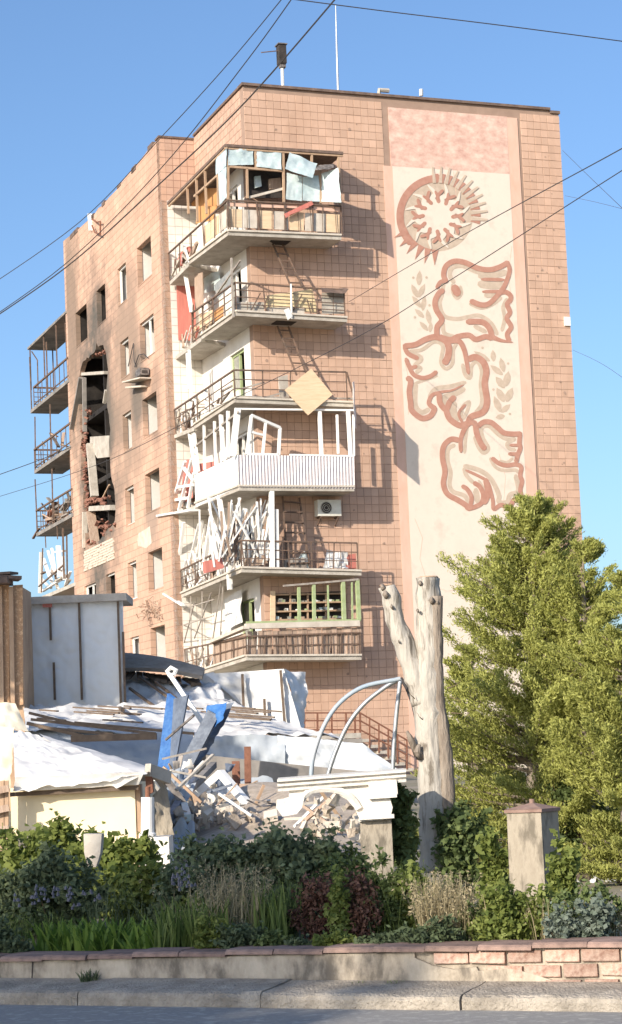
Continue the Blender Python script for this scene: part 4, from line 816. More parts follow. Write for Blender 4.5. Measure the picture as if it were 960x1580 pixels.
roofpole([dpx(521, 138, 5) - Vector((0, 0, 1)), dpx(519.5, 70, 5), dpx(518, 8, 5)], [.05, .035, .015], 'antenna_mast', 'tall thin antenna mast on the flat roof', 'antenna')
roofpole([dpx(585, 146, 1.5), dpx(585, 139, 1.5), dpx(600, 140, 1.5)], .08, 'roof_vent', 'low pale vent stub on the roof above the mural', 'vent', 'concrete')
roofpole([dpx(650, 148, 1.5), dpx(650, 138, 1.5)], .07, 'roof_vent', 'tiny white vent pipe on the roof edge above the mural', 'vent', 'white')
t = thing('cable_bracket', BM @ S(150, 365, XW), 'rusty cable bracket standing at the broken edge of the wing roof', 'bracket')
mb = MB(); mb.bar(S(139, 330, XW - .05), S(141, 356, XW - .05), .2, .06); mb.build('white_plate', M['white'], t, frame=BM)
mb = MB(); mb.tube([S(*p, XW - .15) for p in ((143, 338), (149, 343), (155, 342), (155, 362), (146, 358), (142, 348))], .035, 5); mb.build('hook', M['rust'], t, frame=BM)
# ------------------------------------------------------------------ broken cafe, tarpaulins and rubble between the street and the block
def pbox(name, m, pts, Y, th, parent=None, **kw):                  # an outline at depth Y with real thickness going back
    mb = MB(); mb.prism([at(*p, Y) for p in pts], (0, th, 0)); return mb.build(name, M[m], parent, **kw)
def wsheet(name, m, corners, nu, nv, amp, sc, seed, parent=None, sag=0, **kw):   # corners: (px, py, depth)
    mb = MB(); mb.sheet(*[at(*c) for c in corners], nu, nv, amp, sc, seed, sag); return mb.build(name, M[m], parent, smooth=True, **kw)
def wbar(name, m, a, b, w_, h=None, parent=None, **kw):
    mb = MB(); mb.bar(at(*a), at(*b), w_, h); return mb.build(name, M[m], parent, **kw)
# tarpaulin screen with a slab roof
Yt = 44
t = thing('tarpaulin_shed', at(112, 1098, Yt), 'tall shed screened with grey tarpaulin under a thin flat roof', 'shed')
wsheet('tarpaulin', 'tarp', ((36, 930, Yt), (190, 926, Yt), (192, 1094, Yt), (38, 1094, Yt)), 60, 66, .055, .9, 31, t)
mb = MB(); a, b = at(34, 930, Yt), at(188, 924, Yt); mb.bar(a + Vector((0, .6, .02)), b + Vector((.12, .6, .03)), 1.6, .16); mb.build('roof_slab', M['concrete'], t)
for i, (x, ya, yb) in enumerate(((77, 936, 988), (83, 1022, 1080), (122, 930, 1080), (182, 928, 1086), (37, 934, 1088), (190, 975, 1090))):
    wbar('batten', 'batten', (x, ya, Yt - .09), (x + (yb - ya) * .03, yb, Yt - .09), .05, .03, t)
pbox('tie_patch', 'red_panel', ((65, 929), (81, 928), (80, 937), (66, 937)), Yt - .12, .04, t)
mb = MB(); a, b = at(40, 1092, Yt + .3), at(188, 930, Yt + 3.); mb.box((a.x, Yt + .25, terrain_z(-5, Yt)), (b.x - .2, Yt + 3, b.z - .1)); mb.build('core_wall', M['concrete'], t)
# chipboard hoarding on the left
Yo = 42
t = thing('chipboard_hoarding', at(16, 1095, Yo), 'tall chipboard hoarding with a ragged dark roof edge at the left', 'hoarding')
for i, (xa, xb, yt, m_) in enumerate(((-60, -30, 905, 'osb'), (-29, -1, 902, 'osb'), (0, 14, 902, 'osb'), (20, 35, 903, 'osb'))):
    pbox('chipboard', m_, ((xa, yt), (xb, yt - 1), (xb + 1, 1087), (xa + 1, 1090)), Yo + .03 * (i % 2), .04, t)
for x in (-30, 0, 17): wbar('batten', 'wood', (x, 905, Yo - .06), (x + 3, 1088, Yo - .06), .09, .05, t)
mb = MB(); mb.bar(at(-60, 900, Yo - .1), at(16, 897, Yo - .1), .8, .12); mb.bar(at(-20, 890, Yo - .2), at(31, 893, Yo), .5, .07); mb.bar(at(-5, 886, Yo + .2), at(22, 884, Yo), .3, .05); mb.build('roof_edge', M['roof_dark'], t)
mb = MB(); mb.box((at(-60, 1000, Yo).x, Yo + .1, terrain_z(-6, Yo)), (at(34, 1000, Yo).x, Yo + 1.6, at(0, 905, Yo).z)); mb.build('core_wall', M['wood'], t)
# long tarpaulin roof
t = thing('tarpaulin_roof', at(300, 1195, 37), 'long low roof patched with white tarpaulin and battens below the block', 'roof')
wsheet('roof_sheet', 'tarp_white', ((36, 1092, 43), (330, 1080, 43), (540, 1140, 38.5), (40, 1122, 37)), 70, 40, .12, 1.2, 41, t)
wsheet('upper_sheet', 'tarp_white', ((192, 1038, 47), (318, 1052, 47), (440, 1128, 40), (192, 1096, 43.4)), 50, 36, .20, 1.2, 42, t)
wsheet('lower_sheet', 'tarp_shade', ((44, 1112, 37.6), (300, 1128, 37.6), (290, 1190, 36.8), (48, 1160, 36.6)), 30, 12, .08, 1.2, 43, t)  # the lower roof's blue shade is put into this sheet's colour
wsheet('hanging_edge', 'tarp_shade', ((300, 1135, 37.2), (440, 1134, 37.3), (440, 1182, 37.1), (300, 1160, 37.1)), 24, 8, .12, 1.6, 44, t)  # shaded copy of the hanging edge, darkened by colour
wsheet('hanging_edge', 'tarp', ((428, 1134, 37.2), (560, 1146, 37.4), (622, 1190, 37.4), (430, 1186, 37.1)), 24, 10, .18, 1.5, 45, t)
mb = MB()
for i in range(22):
    x = R_.uniform(40, 380); y = 1096 + R_.uniform(0, 26); Yd = 42.6 - (y - 1092) * .17; L_ = R_.uniform(25, 90); q_ = at(x, y, Yd); e_ = at(x + L_, y + L_ * .075, Yd - .35); mb.bar(q_ + Vector((0, 0, .12)), e_ + Vector((0, 0, .12)), .07, .03)
mb.build('roof_batten', M['batten'], t, kind='stuff')
for i, (a, b, w_) in enumerate((((42, 1116, 36.7), (130, 1136, 36.5), .06), ((48, 1110, 36.8), (240, 1132, 36.5), .05), ((110, 1140, 36.4), (242, 1136, 36.4), .12), ((60, 1122, 36.7), (175, 1133, 36.5), .05), ((45, 1100, 37), (120, 1118, 36.9), .05), ((115, 1115, 36.8), (300, 1132, 36.8), .05), ((185, 1092, 42), (190, 1096, 38), .06))): wbar('batten', 'batten', a, b, w_, None, t)
for a, b in (((200, 1062, 44.5), (252, 1100, 42.5)), ((215, 1044, 45.5), (268, 1082, 43)), ((240, 1052, 44.8), (300, 1100, 42))): wbar('batten', 'batten', a, b, .05, None, t)
mb = MB(); a, b = at(40, 1150, 37.8), at(560, 1160, 38.3); mb.box((a.x, 38.2, terrain_z(0, 38)), (b.x, 38.5, at(300, 1150, 38).z)); mb.build('back_wall', M['concrete_soot_shade'], t)  # darkened to hold the shade below the tarpaulin
# corrugated slate over the ruin
mb = MB(); n = 18; P = [(190, 1010, 47.5), (316, 1034, 46.5), (312, 1046, 45.3), (192, 1034, 45.6)]; Q = [at(*p) for p in P]
for i in range(n + 1):
    t_ = i / n; o = Vector((0, -.02, .05 * math.cos(i * math.pi))); hh = Vector((0, 0, .10 * math.sin(t_ * math.pi)))
    for v in range(5): mb.v.append(Q[0].lerp(Q[3], t_).lerp(Q[1].lerp(Q[2], t_), v / 4) + o + Vector((0, 0, .07 * math.sin(v / 4 * math.pi))))
for i in range(n):
    for v in range(4): k = i * 5 + v; mb.f.append((k, k + 5, k + 6, k + 1)); mb.t.append(.5)
mb.build('corrugated_sheet', M['slate'], label='warped grey corrugated roof sheet lying behind the tarpaulin roof', category='roof sheet')
mb = MB()
for i in range(12): x = 195 + 10 * i; mb.bar(at(x, 1036 + i * 1.2, 46.3), at(x + R_.uniform(-20, 20), 1046 + i * 1.0, 45.6), .12, .06)
mb.build('roof_timber', M['batten'], kind='stuff', label='dark broken timbers under the corrugated sheet', category='timber')
# white tarpaulin screen in front of the mural wall foot
t = thing('tarpaulin_screen', at(400, 1135, 46), 'bright white tarpaulin screen with dark battens hung before the block', 'tarpaulin')
mb = MB(); mb.sheet(at(318, 1040, 46), at(438, 1032, 46), at(466, 1128, 46), at(395, 1108, 46), 22, 18, .10, 1.0, 51); mb.build('tarpaulin', M['cloth'], t, smooth=True)
mb = MB(); mb.sheet(at(300, 1042, 46.1), at(330, 1037, 46.1), at(400, 1112, 46.1), at(360, 1090, 46.1), 10, 14, .08, 1.0, 53); mb.build('tarpaulin', M['cloth'], t, smooth=True)
mb = MB(); mb.sheet(at(436, 1032, 46), at(474, 1036, 46.6), at(472, 1122, 46.6), at(463, 1128, 46), 10, 16, .16, 1.6, 52); mb.build('loose_flap', M['cloth'], t, smooth=True)
for a, b in (((374, 1040), (376, 1090)), ((433, 1034), (440, 1124)), ((408, 1078), (409, 1106))): wbar('batten', 'batten', (*a, 45.85), (*b, 45.85), .06, .04, t)
wbar('prop', 'batten', (463, 1060, 46.9), (464, 1112, 46.9), .1, None, t)
# blue metal fragments
t = thing('blue_metal_sheet', at(262, 1190, 33), 'bright blue folded metal sheet standing upright in the ruin', 'metal sheet')
mb = MB(); mb.prism([at(*p, 33) for p in ((258, 1070), (268, 1078), (262, 1190), (243, 1184))], (.05, .02, 0)); mb.build('face', M['blue'], t)
mb = MB(); a = [at(268, 1078, 33.0), at(290, 1072, 32.6), at(268, 1192, 32.6), at(261, 1190, 33.0)]; mb.prism(a, (.02, .03, 0)); mb.build('side_flange', M['blue_back'], t)
t = thing('blue_metal_sheet', at(290, 1200, 32.5), 'twisted blue metal sheet leaning over with its grey back showing', 'metal sheet')
mb = MB(); mb.sheet(at(318, 1090, 32.3), at(352, 1084, 32.0), at(348, 1108, 31.9), at(312, 1132, 32.2), 8, 8, .12, 1.5, 61); mb.build('face', M['blue'], t, smooth=True)
mb = MB(); mb.sheet(at(330, 1092, 32.5), at(362, 1084, 32.2), at(305, 1176, 32.3), at(278, 1200, 32.4), 8, 14, .12, 1.2, 62); mb.build('back', M['blue_back'], t, smooth=True)
mb = MB(); mb.bar(at(330, 1100, 32.1), at(280, 1196, 32.2), .10, .2); mb.build('folded_rib', M['blue_back'], t)
wbar('bent_pipe', 'white', (262, 1040, 33.5), (315, 1118, 33.4), .07, None, label='pale bent pipe slanting above the blue metal sheets', category='pipe')
mb = MB(); mb.tube([at(*p, 33.5) for p in ((262, 1042), (258, 1036), (264, 1030), (272, 1034), (268, 1042))], .04, 6); mb.build('pipe_hook', M['white'], label='hooked end of the pale bent pipe above the tarpaulin roof', category='pipe')
# crumpled white frame, rusty posts, brick pier behind, timber beam
fr = MB(); q_ = [at(x, y, Yd) for x, y, Yd in ((300, 1228, 29), (340, 1192, 29), (392, 1252, 28.5), (372, 1238, 29), (312, 1216, 29.3))]
for i, j in ((0, 1), (1, 2), (3, 4)): fr.bar(q_[i], q_[j], .10 if i < 3 else .06)
fr.build('scrap_metal', M['white'], label='crumpled white metal frame lying on the rubble', category='frame')
for i, (a, b, w_) in enumerate((((382, 1152, 31), (383, 1228, 31), .10), ((364, 1176, 31.5), (366, 1250, 31.3), .12))):
    wbar('rusty_post', 'rust', a, b, w_, None, label=('taller rusted steel post standing before the grey brick wall', 'shorter rusted steel post beside the crumpled white frame')[i], category='post')
t = thing('brick_ruin', at(380, 1250, 35), 'low ruined wall of grey bricks below the tarpaulin edge', 'wall')
mb = MB(); mb.prism([at(*p, 35) for p in ((318, 1165), (440, 1178), (560, 1190), (560, 1240), (318, 1240))], (0, .3, 0)); mb.build('wall', M['concrete_soot_shade'], t)  # dark colour paints in the shade under the tarpaulin edge
gb = MB(); gb.box((-.125, -.03, -.035), (.125, .03, .035)); g0 = None; a, b = at(322, 1170, 34.98), at(556, 1170, 34.98)
for r_ in range(9):
    for c_ in range(16):
        x = a.x + .265 * c_ + (.13 if r_ % 2 else 0); z = at(330, 1236, 34.98).z + .08 * r_
        if R_.random() < .82 and x < b.x:
            if g0 is None: g0 = gb.build('brick', M['brick_white'], t); g0.location = Vector((x, 34.985, z)) - WM[t.name].translation
            else: o = inst(g0, t, Vector((x, 34.985 + R_.uniform(-.02, .01), z)) - WM[t.name].translation); o.rotation_euler = (0, R_.uniform(-.04, .04), R_.uniform(-.05, .05))
wbar('timber_beam', 'plank', (370, 1233, 30), (450, 1231, 30), .12, .45, label='wide brown timber beam lying behind the white arch', category='beam')
wsheet('grey_sheet', 'tarp_shade', ((330, 1200, 33), (420, 1196, 33), (430, 1230, 32.6), (340, 1232, 32.6)), 12, 6, .1, 1.5, 63, label='grey blue sheet draped over rubble behind the rusty posts', category='sheet')
# rubble heap: single chunks on a mound
mb = MB(); gx, gy = 26, 12
for j in range(gy + 1):
    for i in range(gx + 1):
        u, v = i / gx, j / gy; p = at(250 + 330 * u, 1300, 24 + 6 * v); h = .55 * math.sin(min(u * 1.5, 1) * math.pi * .5) * math.sin(v * math.pi * .5) * (1.25 - .5 * u) + .12 * noise.noise(p * 1.3)
        mb.v.append(Vector((p.x, p.y, terrain_z(p.x, p.y) + .15 + h * 1.3)))
for j in range(gy):
    for i in range(gx): k = j * (gx + 1) + i; mb.f.append((k, k + 1, k + gx + 2, k + gx + 1)); mb.t.append(.5)
mb.build('rubble_mound', M['rubble'], kind='stuff', smooth=True)
def chunkmesh(seed):
    r = random.Random(seed); mb = MB(); sx, sy, sz = r.uniform(.04, .09), r.uniform(.03, .07), r.uniform(.02, .05); j = lambda: r.uniform(.65, 1.1)
    mb.hexa([(-sx * j(), -sy * j(), -sz * j()), (sx * j(), -sy * j(), -sz * j()), (sx * j(), sy * j(), -sz * j()), (-sx * j(), sy * j(), -sz * j()), (-sx * j(), -sy * j(), sz * j()), (sx * j(), -sy * j(), sz * j()), (sx * j(), sy * j(), sz * j()), (-sx * j(), sy * j(), sz * j())], r.random()); return mb
CH = []
for i in range(10):
    o = chunkmesh(i).build('rubble_chunk', M['rubble'] if i % 3 else M['concrete_pale'], label='broken chunk in the rubble heap behind the garden bushes', category='rubble', group='chunks of the rubble heap'); CH.append(o)
def chunk(i, p, s_=1.):
    o = CH[i % 10] if i < 10 and s_ > 0 and 'placed' not in CH[i % 10] else CH[i % 10].copy()
    if o is CH[i % 10]: o['placed'] = 1
    else: C.objects.link(o)
    o.location = p; o.rotation_euler = (R_.uniform(0, 6), R_.uniform(0, 6), R_.uniform(0, 6)); o.scale = (s_,) * 3; return o
for i in range(200):
    px = R_.uniform(262, 420); Yd = R_.uniform(24.5, 30); d = (px - 262) / 160; py = 1236 + 34 * abs(d - .35) + R_.uniform(0, 40); chunk(i, at(px, py, 27 + R_.uniform(-1, 1)), R_.choice([.35, .5, .6, .8, 1.2]))
for i in range(46): chunk(100 + i, at(R_.uniform(466, 556), R_.uniform(1232, 1290), 23 + R_.uniform(-1, 1)), R_.uniform(.45, 1.2))
for i in range(52): chunk(100 + i, at(R_.uniform(880, 958), R_.uniform(1300, 1362), 22 + R_.uniform(-1, 1)), R_.uniform(.6, 2.0))
for o in CH:
    if 'placed' in o: del o['placed']
for i in range(12):
    c_ = CH[i % 10]
for i, (a, b, m_) in enumerate((((880, 1290, 21), (940, 1270, 21), 'white'), ((890, 1345, 21), (958, 1322, 21), 'concrete_pale'), ((885, 1330, 21.5), (950, 1295, 21.5), 'plank'), ((905, 1255, 22), (935, 1300, 22), 'brick_inner'), ((262, 1262, 26), (300, 1200, 29), 'blue_back'), ((270, 1240, 27), (330, 1180, 31), 'concrete_soot_shade'), ((255, 1200, 27), (300, 1262, 27), 'burnt_metal'), ((290, 1262, 26), (268, 1190, 30), 'film'))):
    wbar('broken_beam', m_, a, b, .16 if i < 4 else .09, None, label=('white beam end lying in rubble right of the stone pillar', 'pale concrete beam in the rubble at the right edge', 'brown broken plank among rubble at the right edge', 'red broken beam leaning in the rubble under the conifer', 'grey metal strip leaning beside the porch column', 'dark beam leaning below the blue metal sheets', 'burnt metal strip crossing below the blue metal sheets', 'pale blue strip standing in the ruin by the porch')[i], category='beam')
for i, (c_, m_, lb) in enumerate(((((262, 1190, 27.5), (300, 1186, 28), (296, 1262, 26.5), (258, 1270, 26.5)), 'tarp_shade', 'grey tarpaulin sheet slumped beside the porch column'), (((262, 1268, 25.5), (300, 1262, 25.6), (305, 1320, 24.6), (262, 1322, 24.6)), 'tarp_shade', 'grey blue sheet crumpled at the foot of the rubble'), (((885, 1338, 20.6), (955, 1330, 20.6), (958, 1362, 20), (885, 1366, 20)), 'cloth', 'white sheet heaped at the right edge behind the garden'))):
    wsheet('crumpled_sheet', m_, c_, 14, 14, .22, 2.2, 70 + i, label=lb, category='sheet')  # the first sheet's grey is its shade, painted in
GW = 'splintered bars in the ruin'
for i in range(60):
    px, py = R_.choice([(R_.gauss(285, 22), R_.gauss(1215, 26)), (R_.gauss(330, 40), R_.gauss(1240, 16)), (R_.gauss(400, 40), R_.gauss(1246, 10)), (R_.gauss(500, 26), R_.gauss(1250, 12))]); Yd = 27 + R_.uniform(-1, 5) - (3 if px > 460 else 0); a = at(px, py, Yd); L_ = R_.uniform(.2, .8); d_ = Vector((R_.gauss(0, 1), R_.gauss(0, .6), R_.gauss(.2, .6))).normalized() * L_
    mb = MB(); mb.bar(a - d_ / 2, a + d_ / 2, R_.uniform(.02, .07), R_.uniform(.015, .04)); mb.build('splinter', M[R_.choice(['white', 'plank', 'rail_light', 'burnt_metal', 'concrete', 'blue_back', 'wood', 'concrete_pale'])], label='splintered bar lying in the ruin between porch and arch', category='debris', group=GW)
for i in range(20):
    px, py = R_.gauss(300, 30), R_.gauss(1225, 30); Yd = 28 + R_.uniform(-1, 4); w_, h_ = R_.uniform(8, 22), R_.uniform(8, 26)
    wsheet('torn_sheet', R_.choice(['blue_back', 'tarp_shade', 'burnt_metal', 'concrete', 'plank', 'white_sheet', 'slate']), ((px, py, Yd), (px + w_, py + R_.uniform(-12, 8), Yd + R_.uniform(-.3, .3)), (px + w_ * R_.uniform(.5, 1.2), py + h_, Yd), (px - R_.uniform(-5, 8), py + h_, Yd + R_.uniform(-.2, .2))), 6, 6, .07, 3, 200 + i, label='torn sheet crumpled in the ruin below the blue metal', category='debris', group='torn sheets in the ruin')
# porch with the white awning
Yp = 24
t = thing('porch', at(120, 1300, Yp), 'cream walled porch under a bright white tarpaulin awning', 'porch')
mb = MB(); a, b = at(16, 1216, Yp), at(212, 1330, Yp); mb.box((a.x, Yp, terrain_z(-2, Yp) - .1), (b.x, Yp + 3., a.z)); mb.build('wall', M['cream_wall'], t)
mb = MB(); mb.box((b.x + .002, Yp + .02, terrain_z(-2, Yp) - .1), (b.x + .06, Yp + .35, a.z - .02)); mb.build('corner_board', M['wood'], t)
wsheet('awning', 'tarp_white', ((20, 1126, Yp + 2.6), (60, 1133, Yp + 2.4), (228, 1196, Yp - .25), (24, 1220, Yp - .3)), 50, 36, .05, 1.8, 81, t)
wsheet('awning', 'tarp_white', ((60, 1132, Yp + 2.4), (232, 1184, Yp + 1.4), (230, 1190, Yp - .2), (180, 1216, Yp - .32)), 22, 12, .03, 1.1, 82, t)
wsheet('valance', 'tarp_white', ((24, 1200, Yp - .28), (222, 1192, Yp - .28), (214, 1212, Yp - .2), (20, 1222, Yp - .2)), 30, 6, .03, 1.6, 83, t)
wbar('eave_batten', 'batten', (16, 1226, Yp - .12), (214, 1215, Yp - .12), .05, .05, t); wbar('eave_rail', 'concrete', (228, 1188, Yp - .1), (260, 1200, Yp + .3), .08, .15, t)
pbox('gutter_end', 'rust', ((224, 1194), (234, 1186), (236, 1222), (226, 1228)), Yp - .1, .2, t)
t = thing('porch_column', at(228, 1300, Yp - .4), 'short white porch column on a blocky stone base', 'column')
mb = MB(); c_ = at(228, 1290, Yp - .4); mb.tube([at(228, 1292, Yp - .4), at(228, 1286, Yp - .4), at(228, 1284, Yp - .4), at(228, 1230, Yp - .4)], [.10, .10, .078, .076], 16); mb.build('shaft', M['white_sheet'], t, smooth=False)
mb = MB(); mb.tube([at(228, 1230, Yp - .4), at(228, 1214, Yp - .4)], .03, 8); mb.build('iron_core', M['rust'], t)
mb = MB(); a, b = at(214, 1293, Yp - .6), at(262, 1336, Yp - .6); mb.box((a.x, Yp - .6, terrain_z(-2, Yp) - .1), (b.x, Yp + .1, a.z)); mb.build('base', M['stucco'], t)
wsheet('crumpled_sheet', 'pillar', ((240, 1228, Yp + .1), (262, 1200, Yp + .3), (266, 1300, Yp + .1), (240, 1296, Yp + .1)), 8, 14, .08, 2, 84, label='brown sheet with its shade painted in, hanging beside the porch column', category='sheet')  # pillar brown stands for the shade on this sheet
wsheet('draped_cloth', 'cream_cloth', ((-10, 1086, 27), (24, 1084, 27), (44, 1128, 26.6), (-8, 1130, 26.6)), 12, 8, .12, 1.6, 91, label='cream cloth thrown over the corner of the porch roof', category='cloth')
wsheet('draped_cloth', 'cream_cloth', ((-10, 1118, 26.5), (18, 1120, 26.4), (16, 1216, 26.2), (-10, 1220, 26.2)), 10, 20, .10, 2.0, 92, label='long cream curtain hanging at the left edge beside the porch', category='cloth')
t = thing('timber_gate', at(0, 1300, 23.6), 'rough timber boarding left of the cream porch wall', 'boarding')
for x in (-12, -4, 4, 10): pbox('board', 'wood', ((x - 4, 1205), (x + 3, 1204), (x + 3, 1330), (x - 4, 1330)), 23.6 + .02 * (x % 3), .03, t)
for y in (1222, 1252, 1284): wbar('cross_board', 'plank', (-14, y, 23.55), (14, y - 6, 23.55), .04, .08, t)
# white stucco arch on its pier
Ya = 18
t = thing('stucco_arch', at(520, 1340, Ya), 'broken white stucco arch with a moulded cornice on a grey pier', 'arch')
pro = [(0, 0), (0, -.04), (-.03, -.05), (-.03, -.09), (-.06, -.11), (-.06, -.16), (.5, -.16), (.5, 0)]
mb = MB(); a, b = at(428, 1203, Ya), at(626, 1188, Ya); steps = 1
i0 = 0; z0 = Vector((0, 0, .0))
prof = [(.02, -.105), (-.015, -.105), (-.02, -.08), (-.05, -.06), (-.05, -.035), (-.085, -.02), (-.085, 0), (.45, .015), (.45, -.105)]
for e_, ext in ((a, 0), (b, 0)): mb.v += [Vector((e_.x, e_.y + y, e_.z + z)) for y, z in prof]
n = len(prof)
for k in range(n): mb.f.append((k, (k + 1) % n, n + (k + 1) % n, n + k)); mb.t.append(.5)
for s_ in (0, 1):
    for q_ in tessellate_polygon([[Vector((y, z, 0)) for y, z in prof]]): mb.f.append(tuple(s_ * n + k for k in q_)); mb.t.append(.5)
mb.build('cornice', M['stucco'], t)
up = [(446, 1215), (600, 1206), (600, 1262), (556, 1266), (548, 1248), (536, 1234), (520, 1225), (500, 1221), (480, 1224), (466, 1232), (462, 1240), (430, 1244), (428, 1236), (446, 1230)]
pbox('arch_body', 'stucco', up, Ya + .03, .36, t)
arc = [(462, 1238), (478, 1221), (500, 1217), (524, 1220), (542, 1231), (554, 1248)]
mb = MB(); P = spline([Vector((*p, 0)) for p in arc], 5); mb.tube([at(p.x, p.y, Ya + .02) for p in P], .035, 6); mb.build('archivolt', M['stucco'], t)
pbox('springer', 'stucco', ((427, 1234), (470, 1230), (466, 1246), (458, 1256), (436, 1260), (426, 1246)), Ya - .03, .4, t)
pbox('capital', 'stucco', ((568, 1206), (612, 1203), (614, 1226), (602, 1232), (606, 1246), (602, 1264), (554, 1268), (560, 1250), (572, 1236)), Ya - .04, .42, t)
for y, x0_, x1_ in ((1228, 568, 612), (1260, 554, 608)): wbar('moulding', 'stucco', (x0_, y + 2, Ya - .04), (x1_, y - 1, Ya - .04), .10, .035, t)
mb = MB(); a, b = at(556, 1264, Ya), at(604, 1264, Ya); mb.box((a.x, Ya + .0, terrain_z(.5, Ya) - .1), (b.x, Ya + .34, a.z)); mb.build('pier', M['pillar'], t)
# stone pillar of the garden fence
Yq = 15.6; c_ = at(822, 1260, Yq); hw = .145; rot = Matrix.Rotation(math.radians(-33), 4, 'Z')
t = thing('fence_pillar', (c_.x, c_.y, terrain_z(c_.x, c_.y)), 'square weathered stone pillar with a brown pyramid cap', 'pillar')
zt = at(822, 1253, Yq).z; z0 = terrain_z(c_.x, c_.y) - .1; T_ = Matrix.Translation((c_.x, c_.y, 0)) @ rot
mb = MB(); mb.hexa([(-hw * 1.05, -hw * 1.05, z0), (hw * 1.05, -hw * 1.05, z0), (hw * 1.05, hw * 1.05, z0), (-hw * 1.05, hw * 1.05, z0), (-hw, -hw, zt), (hw, -hw, zt), (hw, hw, zt), (-hw, hw, zt)]); mb.build('shaft', M['pillar'], t, frame=T_)
mb = MB(); h2 = hw + .015; mb.box((-h2, -h2, zt + .002), (h2, h2, zt + .025)); i = len(mb.v); mb.v += [Vector(p) for p in ((-h2, -h2, zt + .026), (h2, -h2, zt + .026), (h2, h2, zt + .026), (-h2, h2, zt + .026), (0, 0, zt + .075))]; mb.f += [(i, i + 1, i + 4), (i + 1, i + 2, i + 4), (i + 2, i + 3, i + 4), (i + 3, i, i + 4)]; mb.t += [.5] * 4; mb.build('cap', M['cap'], t, frame=T_)
mb = MB(); mb.tube([(0, 0, zt + .06), (0, 0, zt + .10)], .02, 8); mb.build('finial', M['cap'], t, frame=T_)
# bent hoops of a greenhouse frame
t = thing('hoop_frame', at(560, 1200, 20), 'bare bent metal hoops of a frame curving over the arch', 'frame')
for P, m_, Yd, r_ in (((( 480, 1200), (484, 1165), (500, 1120), (524, 1085), (560, 1060), (610, 1049), (618, 1047)), 'pipe_blue', 19.5, .022), (((505, 1200), (516, 1165), (536, 1120), (562, 1086), (595, 1060), (612, 1050)), 'pipe', 20, .022), (((606, 1192), (608, 1150), (612, 1100), (618, 1048)), 'pipe', 20.2, .022), (((618, 1046), (628, 1062), (638, 1090), (644, 1120), (646, 1150)), 'cable', 20.2, .02)):
    mb = MB(); mb.tube([at(p.x, p.y, Yd) for p in spline([Vector((*p, 0)) for p in P], 5)], r_, 7); mb.build('hoop', M[m_], t, smooth=True)
# ------------------------------------------------------------------ retaining wall, coping, kerb
t = thing('retaining_wall', KM @ Vector((2, .55, 0)), 'low garden wall of stained render and exposed bricks with terracotta coping', 'wall')
VW = .50
zc = lambda u: K(0, 1475, VW).z + (K(960, 1452, VW).z - K(0, 1475, VW).z) * (u - K(0, 1475, VW).x) / (K(960, 1452, VW).x - K(0, 1475, VW).x)
u0, u1 = -7., 11.
mb = MB(); n = 70; mb2 = None
uL = K(700, 1500, VW).x
for i in range(n):
    a, b = u0 + (u1 - u0) * i / n, u0 + (u1 - u0) * (i + 1) / n
    mb.hexa([(a, VW + .03, -.05), (b, VW + .03, -.05), (b, VW + .28, -.05), (a, VW + .28, -.05), (a, VW + .03, zc(a) - .038), (b, VW + .03, zc(b) - .038), (b, VW + .28, zc(b) - .038), (a, VW + .28, zc(a) - .038)])
mb.build('core', M['wall_render'], t, frame=KM)
edge = [K(x, y, VW) for x, y in ((640, 1478), (668, 1490), (700, 1496), (735, 1492), (738, 1498), (782, 1494), (812, 1500), (850, 1512), (866, 1520), (866, 1530))]
P = [Vector((u0, VW, .10))] + [Vector((u0, VW, zc(u0) - .042))] + [Vector((K(640, 1478, VW).x, VW, zc(K(640, 1478, VW).x) - .042))] + [Vector((e.x, VW, e.z)) for e in edge] + [Vector((edge[-1].x, VW, .10))]
mb = MB(); mb.prism(P, (0, .028, 0)); mb.build('render_coat', M['wall_render'], t, frame=KM)
mb = MB(); mb.bar(K(51, 1484, VW - .001), K(49, 1518, VW - .001), .008, .006); mb.build('crack', M['dark'], t, frame=KM)
def brk(L_, W2_, H_, c=.006):
    mb = MB(); x, y, z = L_ / 2, W2_ / 2, H_ / 2
    for s_, k in ((-1, -c), (1, c)): pass
    prof = [(-y, -z + c), (-y + c, -z), (y, -z), (y, z), (-y + c, z), (-y, z - c)]; n_ = 6
    for e_ in (-x, x): mb.v += [Vector((e_, p, q)) for p, q in prof]
    for k in range(n_): mb.f.append((k, n_ + k, n_ + (k + 1) % n_, (k + 1) % n_))
    mb.f += [tuple(range(n_)), tuple(range(2 * n_ - 1, n_ - 1, -1))]; mb.t = [.5] * len(mb.f); return mb
BRK = []
for k in range(4):
    mb = brk(.25, .10, .083); mb.t = [.1 + .27 * k] * len(mb.f); BRK.append(mb.build('brick', M['brick'], t, frame=I4))
base0 = WM[t.name].inverted()
def putb(proto, name, p, rz=0, sc=(1, 1, 1), first=False, tilt=0):
    o = proto if first else inst(proto, t, (0, 0, 0)); 
    me_ = KM @ Vector(p); o.location = base0 @ me_; o.rotation_euler = (R_.uniform(-.02, .02), tilt, KA + rz); o.scale = sc; return o
used = set(); 
for e_ in BRK: e_.data.transform(Matrix.Translation(-(base0 @ Vector((0, 0, 0)))))   # brick meshes centred on their own origin
